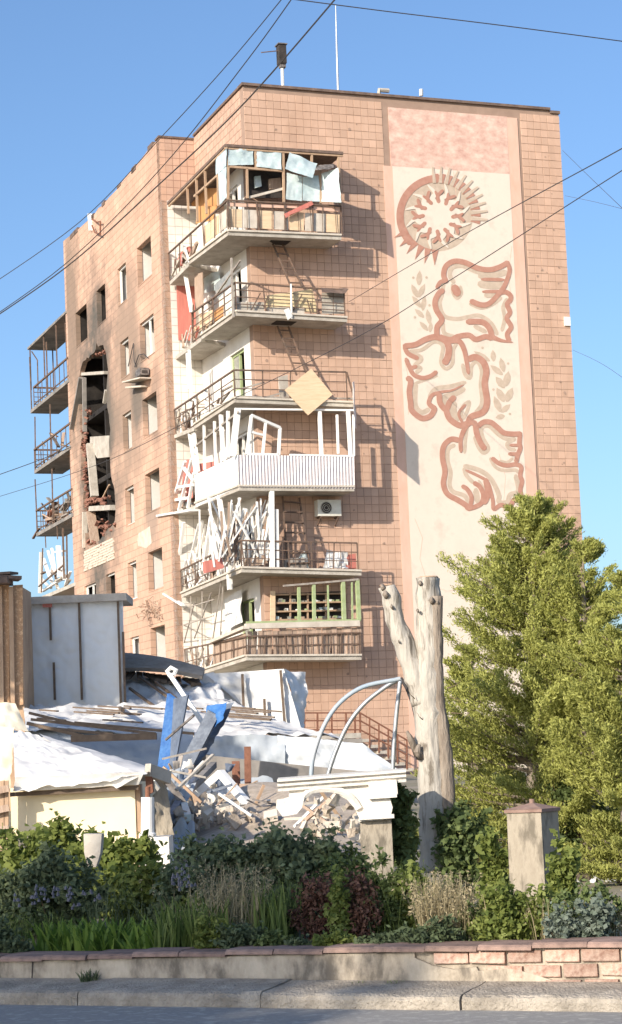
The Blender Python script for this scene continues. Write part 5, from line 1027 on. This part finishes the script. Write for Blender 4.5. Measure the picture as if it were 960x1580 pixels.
for r_ in range(3):
    u = edge[0].x + (.12 if r_ % 2 else 0)
    while u < u1 - 3:
        z = zc(u) - .040 - .048 - .098 * r_
        lim = K(690 + 45 * r_, 1500, VW).x if r_ else K(655, 1480, VW).x
        if r_ == 2: lim = K(858, 1500, VW).x
        if u > lim and z > .06:
            k = R_.randrange(4); putb(BRK[k], 'brick', (u, VW + .055 + R_.uniform(-.012, .006), z), R_.uniform(-.03, .03), (R_.uniform(.9, 1.02), 1, R_.uniform(.9, 1.03)), k not in used, R_.uniform(-.02, .02)); used.add(k)
        u += .262
COP = []
for k in range(4):
    mb = MB(); prof = [(-.155, -.004), (-.15, .016), (-.13, .030), (-.06, .034), (.17, .034), (.17, -.004)]; n_ = 6
    for e_ in (-.188, .188): mb.v += [Vector((e_, p, q)) for p, q in prof]
    for q_ in range(n_): mb.f.append((q_, n_ + q_, n_ + (q_ + 1) % n_, (q_ + 1) % n_))
    mb.f += [tuple(range(n_)), tuple(range(2 * n_ - 1, n_ - 1, -1))]; mb.t = [.1 + .27 * k] * len(mb.f)
    o = mb.build('coping_stone', M['coping'], t); o.data.transform(Matrix.Translation(-(base0 @ Vector((0, 0, 0))))); COP.append(o)
used = set(); u = u0
while u < u1:
    k = R_.randrange(4); putb(COP[k], 'coping_stone', (u, VW + .12 + R_.uniform(-.012, .012), zc(u) - .031 + R_.uniform(-.006, .006)), R_.uniform(-.02, .02), (1, 1, 1), k not in used, R_.uniform(-.012, .012)); used.add(k); u += .382
kb = bpy.data.objects.new('kerb', None); C.objects.link(kb); kb.location = KM @ Vector((0, 0, 0)); WM['kerb'] = Matrix.Translation(kb.location); tag(kb, kind='structure')
u = K(120, 1535, 0).x - 1.45 * 4
while u < u1:
    mb = MB(); n_ = 26; L_ = 1.44; prof = [(0, -.1), (.0, .06), (.012, .085), (.04, .098), (.20, .115), (.34, .12), (.49, .135), (.497, .05), (.497, -.1)]; m_ = len(prof)
    zz = R_.uniform(-.006, .006); yy = R_.uniform(-.01, .01)
    for i in range(n_ + 1):
        for (p, q) in prof:
            v = Vector((u + L_ * i / n_, p + yy * (p < .3), q + zz)); w_ = noise.noise(Vector((v.x * 9, p * 9, q * 9))); mb.v.append(v + Vector((0, -.012 * w_ if p < .45 else 0, .010 * w_ if q > .05 and p < .45 else 0)))
    for i in range(n_):
        for k in range(m_ - 1): a = i * m_ + k; mb.f.append((a, a + m_, a + m_ + 1, a + 1)); mb.t.append(.5)
    mb.f += [tuple(range(m_)), tuple(range((n_ + 1) * m_ - 1, n_ * m_ - 1, -1))]; mb.t += [.5, .5]
    mb.build('kerb_stone', M['kerb'], kb, frame=KM); u += 1.45
mb = MB()
for i in range(40):
    a, b = u0 + (u1 - u0) * i / 40, u0 + (u1 - u0) * (i + 1) / 40; mb.poly([(a, VW + .27, zc(a) - .10), (b, VW + .27, zc(b) - .10), (b, VW + .45, zc(b) - .09), (a, VW + .45, zc(a) - .09)])
mb.build('flower_bed', M['soil'], kind='structure', frame=KM)
# ------------------------------------------------------------------ foliage
def quads(c, size, nrm, asp, rng, droop=None):
    """diamond leaves: centres c (n,3), sizes (n,), rough facing nrm (n,3) -> verts, faces"""
    n = len(c); a = rng.normal(size=(n, 3)); nrm = nrm / (np.linalg.norm(nrm, axis=1, keepdims=True) + 1e-9)
    if droop is not None: a = droop
    u = a - nrm * (a * nrm).sum(1, keepdims=True); u /= np.linalg.norm(u, axis=1, keepdims=True) + 1e-9; v = np.cross(nrm, u); s = size[:, None]
    V = np.stack([c - u * s, c + v * s * asp - u * s * .1 + nrm * s * .18, c + u * s, c - v * s * asp - u * s * .1 + nrm * s * .18], 1).reshape(-1, 3)
    return V, np.arange(4 * n).reshape(n, 4)
def bedY(px, Yd): return Yd if Yd > 15.7 else (KM @ K(px, 1468, .78 + (Yd - 13.5) * .5)).y
def bush(name, label, cat, px, Yd, ytop, ybot, rpx, m, n, size, group=None, seed=0, asp=.5, clumps=26, depth=1., stems=5, tmix=(0, 1), loc=None, dims=None):
    Yd = bedY(px, Yd) if loc is None else Yd; rng = np.random.default_rng(seed + 5); k = Yd / F_
    if loc is None:
        b = at(px, ybot, Yd); top = at(px, ytop, Yd); rx = rpx * k; h = top.z - b.z; c = np.array([b.x, Yd, b.z + h * .5]); R = np.array([rx, rx * depth, h * .55])
    else: c = np.array(loc); R = np.array(dims); b = Vector((c[0], c[1], 0)); h = R[2] / .55
    g = thing(name, (c[0], c[1], c[2] - R[2]), label, cat, group)
    clumps = max(clumps, 46); d = rng.normal(size=(clumps, 3)); d /= np.linalg.norm(d, axis=1, keepdims=True); rr = rng.uniform(.1, 1.2, (clumps, 1)) ** .6; cc = c + d * rr * R * .85; cc[:, 2] += rng.uniform(-.1, .22, clumps) * R[2] * (d[:, 2] > 0)
    n = int(n * 2.0); size = size * .66; cr = rng.uniform(.10, .28, clumps) * R.min() + .07 * R.mean()
    idx = rng.integers(0, clumps, n); p = cc[idx] + rng.normal(size=(n, 3)) * cr[idx][:, None] * np.array([.85, .85, .7])
    ns_ = n // 5; k_ = rng.integers(0, clumps, ns_); up = np.stack([rng.normal(size=ns_) * .12, rng.normal(size=ns_) * .12, rng.uniform(0, 1, ns_)], 1) * (.35 * R[2]); ax = d[k_] * .5 + np.array([0, 0, .8]); p[:ns_] = cc[k_] + ax * (rng.uniform(0, 1, (ns_, 1)) * .42 * R.mean() * rng.uniform(.5, 1, clumps)[k_][:, None]) + rng.normal(size=(ns_, 3)) * size * .9
    p[:, 2] = np.maximum(p[:, 2], c[2] - R[2] - .05)
    nrm = rng.normal(size=(n, 3)) * .8 + np.array([0, -.25, .55])
    ti = np.clip(tmix[0] + (tmix[1] - tmix[0]) * (rng.uniform(0, 1, n) * .55 + rng.uniform(0, 1, clumps)[idx] * .45), 0, 1)
    V, Q = quads(p, size * rng.uniform(.6, 1.3, n), nrm, asp, rng); npmesh('foliage', V, Q, M[m], g, ti)
    if stems:
        mb = MB()
        for i in range(stems):
            e_ = Vector(cc[i % clumps]); s_ = Vector((c[0] + R_.uniform(-.2, .2) * R[0], c[1] + R_.uniform(-.2, .2) * R[1], c[2] - R[2] - .05)); mid = s_.lerp(e_, .5) + Vector((R_.uniform(-.1, .1) * R[0], 0, .1 * R[2])); mb.tube([s_, mid, e_], [.016 * R.mean() / .5, .011 * R.mean() / .5, .004 * R.mean() / .5], 5)
        mb.build('stems', M['stem'], g, smooth=True)
    return g
def blades(name, label, cat, px, Yd, ybot, wpx, hpx, n, wid, m, seed=0, spread=.35, dpt=.25, plume=0, curve=.5, group=None):
    Yd = Yd if name == 'weed_tuft' else bedY(px, Yd); rng = np.random.default_rng(seed + 50); k = Yd / F_; b = at(px, ybot, Yd); base = np.stack([b.x + rng.uniform(-1, 1, n) * wpx * k, b.y + rng.uniform(-1, 1, n) * dpt, np.full(n, b.z)], 1)
    g = thing(name, (b.x, b.y, b.z), label, cat, group); H = hpx * k * rng.uniform(.45, 1.1, n); az = rng.uniform(0, 2 * np.pi, n); out = np.stack([np.cos(az), np.sin(az), 0 * az], 1); sp = spread * rng.uniform(.2, 1.2, n); side = np.stack([-np.sin(az), np.cos(az), 0 * az], 1)
    V = []; ns = 5
    for j in range(ns):
        t = j / (ns - 1); z = H * (t - curve * .35 * t ** 3); o = out * (H * sp * (t * .5 + curve * t * t))[:, None]; w_ = (wid * (1 - .85 * t ** 2) * (.55 + .45 * min(1, t * 3)))
        ctr = base + o + np.stack([0 * z, 0 * z, z], 1); V += [ctr - side * w_, ctr + side * w_]
    V = np.stack(V, 1); nv = 2 * ns; V = V.reshape(-1, 3); Q = []
    for j in range(ns - 1): q = np.array([2 * j, 2 * j + 1, 2 * j + 3, 2 * j + 2]); Q.append(np.arange(n)[:, None] * nv + q)
    Q = np.concatenate(Q); npmesh('blades', V, Q, M[m], g, np.tile(rng.uniform(0, 1, n), ns - 1))
    if plume:
        tips = V.reshape(n, nv, 3)[:, -1, :]; pk = rng.integers(0, n, plume); p = tips[pk] - np.stack([0 * H[pk], 0 * H[pk], H[pk] * .22 * rng.uniform(0, 1, plume)], 1) + rng.normal(size=(plume, 3)) * .012
        V2, Q2 = quads(p, .012 * rng.uniform(.6, 1.4, plume), rng.normal(size=(plume, 3)), .35, rng); npmesh('seed_heads', V2, Q2, M[m], g, rng.uniform(.4, 1, plume))
    return g
def conifer(px, Yd, ytop, ybase, rpx, label, seed, nb=150, per=300, skew=0., taper=.8, low=.0):
    rng = np.random.default_rng(seed); k = Yd / F_; top = at(px, ytop, Yd); b = Vector((at(px + skew, ybase, Yd).x, Yd, terrain_z(0, Yd))); H = top.z - b.z; Rm = rpx * k
    g = thing('conifer', (b.x, b.y, b.z), label, 'tree'); mb = MB(); mb.tube([b, b.lerp(top, .35) + Vector((.04, .05, 0)), b.lerp(top, .7), b.lerp(top, .97)], [.11, .085, .05, .01], 8, wob=.2); mb.build('trunk', M['bark_dark'], g, smooth=True)
    br = MB(); P, N_, T_, D_ = [], [], [], []
    for i in range(nb):
        t = low + (1 - low) * rng.uniform(0, 1) ** .85; L_ = Rm * (1 - t) ** taper * rng.uniform(.55, 1.25) * (1.35 if rng.uniform() < .09 else 1) * min(1, .62 + t * 1.6) + .08; az = rng.uniform(0, 2 * np.pi); dr = np.array([math.cos(az), math.sin(az), 0]); s0 = np.array(b.lerp(top, t)); rise = rng.uniform(.25, .75) * (1 if t > .25 else .5)
        pts = [s0 + dr * L_ * q_ + np.array([0, 0, L_ * rise * q_ ** 1.5]) for q_ in (0, .35, .7, 1)]
        br.tube([Vector(p) for p in pts], [.022 * (1 - t) + .006, .014, .008, .003], 4, cap=False)
        m_ = int(per * (.35 + L_ / Rm)); u = rng.uniform(.22, 1.04, m_) ** .8; c = np.array(pts[0])[None] + np.outer(u * L_, dr) + np.outer(L_ * rise * u ** 1.5, [0, 0, 1])
        wd = (.045 + .07 * L_) * (1.1 - .75 * u) + .012; off = rng.normal(size=(m_, 3)) * wd[:, None] * np.array([.6, .6, .42]); c = c + off
        tip = dr * .6 + np.array([0, 0, .75]); P.append(c); D_.append(tip + off / (wd[:, None] + 1e-6) * .35 + rng.normal(size=(m_, 3)) * .25); N_.append(rng.normal(size=(m_, 3)) + dr * .4)
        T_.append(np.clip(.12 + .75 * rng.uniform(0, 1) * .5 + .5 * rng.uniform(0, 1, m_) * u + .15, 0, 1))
    br.build('branches', M['bark_dark'], g); P, N_, T_, D_ = map(np.concatenate, (P, N_, T_, D_))
    V, Q = quads(P, (.017 + .012 * (Yd > 99)) * rng.uniform(.5, 1.7, len(P)), N_, .30, rng, D_); npmesh('crown', V, Q, M['conifer'], g, T_); return g
conifer(822, 21, 772, 1340, 188, 'tall feathery yellow green conifer rising in front of the mural', 3, nb=300, per=760, taper=.66)
conifer(900, 20.4, 842, 1340, 120, 'broad yellow green conifer right of the tallest conifer', 4, nb=150, per=740, taper=.6)
conifer(968, 19.5, 890, 1340, 120, 'yellow green conifer cut by the right edge of the view', 8, nb=130, per=740, taper=.6)
conifer(728, 22, 1000, 1340, 70, 'low dark conifer growing between the bare trunk and the tall conifer', 6, nb=60, per=600, taper=.5)
# bare pollarded trunk
Yb = 19
t = thing('bare_trunk', at(668, 1335, Yb), 'pollarded bare tree trunk forking into two sawn limbs', 'tree')
T = lambda P, r, **k: ([at(x, y, Yb + (k.get('d', 0))) for x, y in P], [q_ * Yb / F_ for q_ in r])
mb = MB(); P, r = T(((676, 1345), (672, 1290), (668, 1230), (664, 1150), (660, 1090), (660, 1040), (661, 985), (660, 930), (660, 892)), (28, 25, 22, 21, 22, 21, 18, 18, 18)); mb.tube(spline(P, 5), list(np.interp(np.linspace(0, 8, 41), range(9), r)), 22, wob=.3); mb.build('trunk', M['bark'], t, smooth=True)
mb = MB(); P, r = T(((655, 1085), (640, 1035), (626, 1000), (612, 960), (604, 930), (598, 905)), (19, 17, 15, 14, 14, 13)); mb.tube(spline(P, 5), list(np.interp(np.linspace(0, 5, 26), range(6), r)), 18, wob=.32); mb.build('limb', M['bark'], t, smooth=True)
mb = MB(); P, r = T(((673, 920), (674, 960), (675, 1010), (676, 1070), (684, 1130), (688, 1180), (692, 1260), (696, 1340)), (10, 9, 9, 9, 11, 12, 13, 14), d=-.06); mb.tube(spline(P, 5), list(np.interp(np.linspace(0, 7, 36), range(8), r)), 10, wob=.35); mb.build('bark_strip', M['bark_dark'], t, smooth=True)
for (x, y, s_, d) in ((596, 917, 6, -.09), (592, 906, 6, -.06), (606, 936, 4, -.10), (668, 926, 6, -.12), (650, 900, 4, -.10), (648, 1158, 11, -.12), (646, 942, 2.5, -.12), (617, 990, 2.5, -.1), (676, 930, 5, -.1)):
    mb = MB(); p = at(x, y, Yb + d); k_ = Yb / F_; mb.tube([p + Vector((0, .03, -s_ * k_ * .9)), p + Vector((-.012, -.02, 0)), p + Vector((-.01, 0, s_ * k_ * .8))], [s_ * k_ * .5, s_ * k_ * .8, s_ * k_ * .35], 8, wob=.9); mb.build('knot', M['bark_dark'], t, smooth=True)
for (x, y, r_) in ((660.5, 891.5, 17), (597.5, 904, 12)):
    p = at(x, y, Yb); mb = MB(); mb.tube([p, p + Vector((0, 0, .012))], [r_ * Yb / F_ * .96, r_ * Yb / F_ * .86], 14, wob=.2); mb.build('saw_cut', M['wood'], t)
sh_ = MB(); SV, SQ = [], []
for (x, y, dx, dy) in ((690, 1062, 22, -12), (694, 1075, 18, 10), (640, 1078, -10, -14), (696, 1100, 20, 2), (652, 1110, -8, -10)): sh_.tube([at(x, y, Yb - .12), at(x + dx * .6, y + dy * .4, Yb - .16), at(x + dx, y + dy, Yb - .18)], [.006, .004, .002], 4)
sh_.build('shoots', M['stem'], t)
mb = MB(); mb.tube([at(644, 1166, Yb - .05), at(634, 1140, Yb - .1), at(628, 1128, Yb - .1)], [.04, .03, .012], 7, wob=.5); mb.build('broken_spur', M['bark_dark'], t, smooth=True)
# the garden behind the wall
bush('vine', 'sunlit leafy vine mound in front of the cream porch wall', 'vine', 70, 18.6, 1288, 1420, 95, 'vine', 4200, .062, seed=1, asp=.7, depth=.7)
bush('vine', 'sunlit vine climbing round the porch column base', 'vine', 190, 18.2, 1290, 1440, 72, 'vine', 4200, .062, seed=2, asp=.7, depth=.7)
bush('vine', 'bright vine strip between the lilac bush and dark bush', 'vine', 225, 16.6, 1330, 1450, 55, 'vine', 1800, .05, seed=3, asp=.7, depth=.6)
bush('lilac_bush', 'dark bluish lilac bush at the left behind the hostas', 'bush', 85, 15.6, 1334, 1462, 85, 'lilac', 5200, .045, seed=4, asp=.55, depth=.6)
bush('lilac_bush', 'dark bush cut by the left edge of the garden', 'bush', -12, 15.4, 1350, 1478, 60, 'lilac', 2600, .045, seed=5, depth=.6)
bush('dark_bush', 'large dark bush below the rubble heap', 'bush', 352, 16.4, 1300, 1460, 80, 'lilac', 6500, .045, seed=6, asp=.6, depth=.6)
bush('dark_bush', 'large dark bush in front of the white arch', 'bush', 440, 16.2, 1284, 1460, 95, 'lilac', 6500, .045, seed=7, asp=.6, depth=.6)
bush('dark_bush', 'small dark bush left of the long grass', 'bush', 285, 16., 1340, 1460, 50, 'lilac', 2200, .04, seed=8, depth=.6)
bush('green_shrub', 'mid green shrub growing against the arch pier', 'shrub', 540, 16, 1322, 1455, 50, 'bush', 2400, .042, seed=9, depth=.6)
bush('copper_shrub', 'left copper leaved shrub in the dark middle of the bed', 'shrub', 495, 15, 1355, 1462, 42, 'copper', 1700, .032, seed=10, depth=.7, stems=4)
bush('copper_shrub', 'right copper leaved shrub beside the green sapling', 'shrub', 556, 14.8, 1345, 1462, 32, 'copper', 1300, .030, seed=11, depth=.7, tmix=(.35, 1))
bush('sapling', 'thin bright green sapling between the copper shrubs', 'sapling', 527, 14.6, 1352, 1468, 17, 'vine', 380, .036, seed=12, asp=.7, clumps=10)
bush('green_shrub', 'dark green shrub right of the copper shrubs', 'shrub', 602, 15.2, 1330, 1462, 38, 'bush', 1900, .038, seed=13, depth=.7)
bush('vine', 'green vine growing up beside the bare trunk', 'vine', 622, 18.4, 1216, 1350, 26, 'bush', 1900, .05, seed=14, asp=.7, depth=.7, tmix=(.3, 1))
bush('vine', 'dark undergrowth at the foot of the bare trunk', 'vine', 715, 18.8, 1230, 1400, 50, 'bush', 1500, .05, seed=15, asp=.7, depth=.7)
bush('vine', 'light green creeper beside the stone pillar left face', 'vine', 768, 16.2, 1285, 1430, 24, 'vine', 1300, .045, seed=16, asp=.75, depth=.8)
bush('vine', 'light green creeper at the right face of the stone pillar', 'vine', 874, 15.4, 1306, 1440, 22, 'vine', 1000, .045, seed=17, asp=.75, depth=.8)
bush('green_shrub', 'bright green shrub at the foot of the stone pillar', 'shrub', 800, 14.2, 1372, 1462, 75, 'vine', 3000, .036, seed=18, depth=.5, asp=.6)
bush('green_shrub', 'low green shrub between dry grass and stone pillar', 'shrub', 745, 14.2, 1395, 1466, 46, 'bush', 2000, .033, seed=19, depth=.6, tmix=(.3, 1))
bush('green_shrub', 'green shrub behind the silver plant at the right', 'shrub', 905, 14.4, 1378, 1462, 70, 'bush', 3000, .035, seed=20, depth=.5, tmix=(.4, 1))
bush('silver_plant', 'silvery blue leaved plant at the right end of the bed', 'plant', 918, 13.8, 1392, 1460, 38, 'silver', 420, .034, seed=21, asp=.7, depth=.6)
bush('silver_plant', 'pale blue leaved plant spilling over the coping', 'plant', 868, 13.55, 1402, 1466, 24, 'silver', 500, .03, seed=22, asp=.7, depth=.6)
bush('green_shrub', 'dark shrubs under the conifers at the right', 'shrub', 872, 20.3, 1180, 1330, 32, 'bush', 1000, .05, seed=23, depth=.7)
for i, (px, yb) in enumerate(((420, 1474), (470, 1472), (520, 1472), (570, 1471), (620, 1470), (668, 1468), (375, 1476), (330, 1478), (30, 1484), (-10, 1484))):
    bush('ground_cover', 'low green ground cover on the coping ' + ('left of the copper shrubs', 'under the left copper shrub', 'under the green sapling', 'under the right copper shrub', 'left of the straw coloured grass', 'below the straw coloured grass', 'under the feathery grey grass', 'right of the long grass', 'at the foot of the lilac bush', 'at the left edge of the view')[i], 'ground cover', px, 13.5, yb - R_.choice([18, 30, 46, 62]), yb, R_.uniform(22, 46), R_.choice(['cover', 'bush', 'cover', 'vine']), 700, .034, group='ground cover along the coping', seed=30 + i, depth=.5, stems=0)
blades('hosta', 'bright green strap leaved plant behind the coping at the left', 'plant', 105, 14.45, 1480, 42, 68, 240, .020, 'hosta', 1, .55)
blades('hosta', 'bright green strap leaved plant in the middle of the left bed', 'plant', 172, 14.3, 1478, 40, 68, 240, .020, 'hosta', 2, .55)
blades('hosta', 'bright strap leaved plant next to the long grass', 'plant', 232, 14.2, 1477, 32, 62, 190, .020, 'hosta', 3, .55)
blades('long_grass', 'clump of long arching green grass in the left bed', 'grass', 285, 14.2, 1474, 42, 98, 240, .012, 'iris', 4, .4)
blades('long_grass', 'taller arching green grass clump before the dark bush', 'grass', 332, 14.3, 1472, 32, 105, 170, .011, 'iris', 5, .4)
blades('long_grass', 'thin green grass tuft in the shade of the dark bush', 'grass', 415, 14.6, 1462, 30, 115, 110, .009, 'iris', 6, .35)
blades('dry_grass', 'feathery grey dry grass in front of the dark bush', 'grass', 362, 14.5, 1470, 40, 150, 170, .005, 'dry', 7, .3, plume=1400)
blades('dry_grass', 'tall feathery straw coloured grass before the bare trunk', 'grass', 684, 14.2, 1464, 34, 128, 330, .005, 'dry', 8, .28, plume=2600)
blades('dry_grass', 'wispy dry grass between the creeper and pale shrub', 'grass', 745, 14.5, 1462, 28, 100, 120, .005, 'dry', 9, .3, plume=700)
blades('weed_tuft', 'green weed tuft growing from the kerb joint at the left', 'weed', 137, (KM @ K(137, 1519, .42)).y, 1519, 11, 26, 70, .006, 'cover', 10, .6, dpt=.04)
blades('weed_tuft', 'small weed tuft at the wall foot below the dry grass', 'weed', 610, (KM @ K(610, 1524, .42)).y, 1524, 14, 12, 60, .005, 'iris', 11, .8, dpt=.03)
blades('weed_tuft', 'tiny weed tuft at the wall foot left of the other', 'weed', 553, (KM @ K(553, 1524, .42)).y, 1524, 8, 12, 40, .005, 'iris', 12, .8, dpt=.03)
for i, (px, Yd, yb, wp, hp_, n, m_, lb) in enumerate(((40, 14.6, 1478, 50, 90, 120, 'iris', 'loose weeds in front of the dark bush at the left'), (200, 15.4, 1462, 60, 120, 130, 'cover', 'loose weeds behind the strap leaved plants'), (330, 15.2, 1462, 60, 150, 150, 'dry', 'dry stalks standing before the large dark bush'), (450, 15.3, 1462, 60, 130, 150, 'iris', 'loose grass stalks before the arch bush'), (560, 15.2, 1462, 50, 120, 120, 'cover', 'loose weeds around the right copper shrub'), (625, 15.4, 1460, 40, 150, 130, 'iris', 'tall green stalks left of the straw coloured grass'), (800, 14.6, 1455, 60, 90, 140, 'iris', 'sunny grass at the foot of the stone pillar'), (890, 14.4, 1452, 70, 80, 150, 'dry', 'sunny dry stalks among the silver plants'))):
    blades('weeds', lb, 'weeds', px, Yd, yb, wp, hp_, n, .004, m_, 60 + i, .4, plume=500)
bush('green_shrub', 'young light green shrub between the dark bush and straw coloured grass', 'shrub', 640, 15.3, 1340, 1460, 34, 'vine', 700, .05, seed=51, depth=.7)
bush('green_shrub', 'loose light green shrub before the left dark bush', 'shrub', 300, 15.2, 1385, 1462, 36, 'vine', 600, .045, seed=52, depth=.7)
bush('green_shrub', 'loose mid green shrub among the ground cover in the middle', 'shrub', 425, 15, 1392, 1466, 44, 'bush', 800, .045, seed=53, depth=.7, tmix=(.3, 1))
lx = MB()
for i, (x, y) in enumerate([(R_.gauss(88, 26), R_.gauss(1382, 9)) for _ in range(12)] + [(R_.gauss(285, 9), R_.gauss(1360, 8)) for _ in range(6)]):
    p = at(x, y, 15.0 + R_.uniform(-.1, .2))
    for j in range(5): q_ = p + Vector((R_.gauss(0, .02), R_.gauss(0, .02), R_.gauss(0, .02))); lx.tube([q_, q_ + Vector((0, -.005, .022))], [.013, .004], 4)
lx.build('lilac_blossom', mat('lilac blossom', (.10, .10, .12), (.15, .15, .18), scale=20), kind='stuff', label='dull lilac blossom on the dark bush', category='blossom')
pbox('stone_urn', 'concrete_pale', ((129, 1287), (157, 1287), (155, 1316), (148, 1338), (136, 1338), (130, 1316)), 17.2, .2, label='pale stone urn half hidden in the sunlit vine', category='urn')
for i, (x, y, h_, m_) in enumerate(((3.6, 13.6, .8, 'bush'), (4.6, 14.2, 1.1, 'vine'), (6., 14.5, .9, 'lilac'), (5.2, 18, 1.6, 'bush'), (-3.6, 16.2, .9, 'lilac'), (-5., 17.2, 1.2, 'vine'), (-6.4, 17.5, .9, 'bush'))):
    bush('green_shrub', 'garden shrub beyond the ' + ('right' if x > 0 else 'left') + ' edge of the view along the garden wall', 'shrub', 0, 16, 0, 0, 0, m_, 1300, .05, seed=120 + i, loc=(x, y, .4 + h_ * .5), dims=(.7, .6, h_ * .55), group='shrubs beyond the view')
# street trees behind the camera whose shade falls on the garden; two more added at the left for shade
def street_tree(x, y, zc_, R, n, seed, label, group='street trees across the road'):
    g = thing('street_tree', (x, y, 0), label, 'tree', group); rng = np.random.default_rng(seed); mb = MB(); mb.tube([(x, y, 0), (x + .1, y, zc_ * .4), (x, y + .1, zc_)], [.2, .16, .06], 8); mb.build('trunk', M['bark_dark'], g, smooth=True)
    cl = 60; d = rng.normal(size=(cl, 3)); d /= np.linalg.norm(d, axis=1, keepdims=True); cc = np.array([x, y, zc_]) + d * (rng.uniform(.1, .9, (cl, 1)) ** .5) * np.array(R); idx = rng.integers(0, cl, n); e_ = rng.normal(size=(n, 3)); e_ /= np.linalg.norm(e_, axis=1, keepdims=True)
    p = cc[idx] + e_ * rng.uniform(.2, 1, (n, 1)) ** .5 * .28 * min(R); V, Q = quads(p, .16 * rng.uniform(.6, 1.3, n), rng.normal(size=(n, 3)), .6, rng); npmesh('crown', V, Q, M['tree'], g, rng.uniform(0, 1, n))
SDH = Vector((sd.x, sd.y, sd.z)) / math.hypot(sd.x, sd.y)
def caster(px, py, Yd, s_): return at(px, py, Yd) + SDH * s_
for x, y, h_, r_ in ((22, 82, 7, 4), (30, 90, 8, 5), (40, 84, 6, 4), (52, 95, 8, 5), (-30, 95, 8, 5), (-42, 90, 7, 5)): street_tree(x, y, h_, (r_, r_, r_ * .9), 2600, int(x + 200), 'leafy tree on the far horizon beside the block', 'trees on the far horizon')
for i, (px, py, Yd, s_, R, n) in enumerate(((300, 1405, 15.5, 20, (2.0, 2.0, 1.2), 1250), (70, 1430, 15, 23, (1.7, 1.7, 1.2), 1300), (120, 1535, 14, 26, (2.2, 2.2, 1.2), 2200), (82, 1000, 44, 13, (2.0, 2.0, 2.7), 6000), (175, 1150, 37, 14, (2.1, 2.1, 1.0), 4500))):
    c_ = caster(px, py, Yd, s_); street_tree(c_.x, c_.y, c_.z, R, n, 90 + i, ('street tree behind the viewer shading the middle of the garden', 'street tree behind the viewer shading the left kerb', 'rounded tree behind the viewer shading the road', 'unseen tall tree added to shade the tarpaulin shed', 'unseen low tree added to shade the tarpaulin roof')[i])  # last two trees are unseen, added to shade the shed and lower roof
# ------------------------------------------------------------------ cables across the sky
def cable(P, r_, label, sag=0):
    A = [at(*p) for p in P]; 
    if len(A) == 2: A = [A[0].lerp(A[1], k / 16) - Vector((0, 0, sag * 4 * (k / 16) * (1 - k / 16))) for k in range(17)]
    else: A = spline(A, 8)
    mb = MB(); mb.tube(A, r_ * .48, 5); mb.build('cable', M['cable'], label=label, category='cable')
cable(((-60, 470, 40), (120, 345, 37), (255, 205, 33.5), (355, 95, 30), (450, -20, 27)), .016, 'uppermost thin cable rising from the left edge to the top')
cable(((-60, 522, 40), (100, 408, 37), (250, 258, 33.5), (380, 95, 30), (470, -30, 27)), .018, 'middle cable crossing the wing roof and the clear sky')
cable(((-60, 524, 38), (100, 414, 35), (245, 285, 31.5), (378, 158, 28.5), (540, -28, 25)), .024, 'thick twisted cable crossing the building corner up to the top edge')
cable(((430, -4, 30), (600, 18, 30.5), (780, 40, 31), (1000, 69, 32)), .018, 'cable slanting gently across the top right corner')
cable(((1020, 192, 26), (960, 229, 27.5), (700, 371, 40), (538, 466, 64), ), .018, 'cable running from the right edge to the yellow boarded balcony')
cable(((1020, 228, 25), (960, 263, 26), (700, 429, 32), (548, 522, 37), (300, 645, 43), (150, 717, 48), (-40, 778, 56)), .015, 'lower cable crossing the mural and the window wall')
cable(((-40, 746, 75), (50, 714, 76), (110, 690, 77)), .03, 'thin cable ending at the rear balconies')
cable(((868, 232, 68), (915, 278, 55), (980, 340, 40)), .014, 'thin faint cable falling from the roof corner at the right')
cable(((872, 302, 68), (920, 312, 60), (990, 330, 50)), .012, 'thin level cable right of the roof corner')
cable(((884, 540, 68), (930, 562, 60), (990, 604, 50)), .012, 'thin faint cable at the right edge below the vent cover')
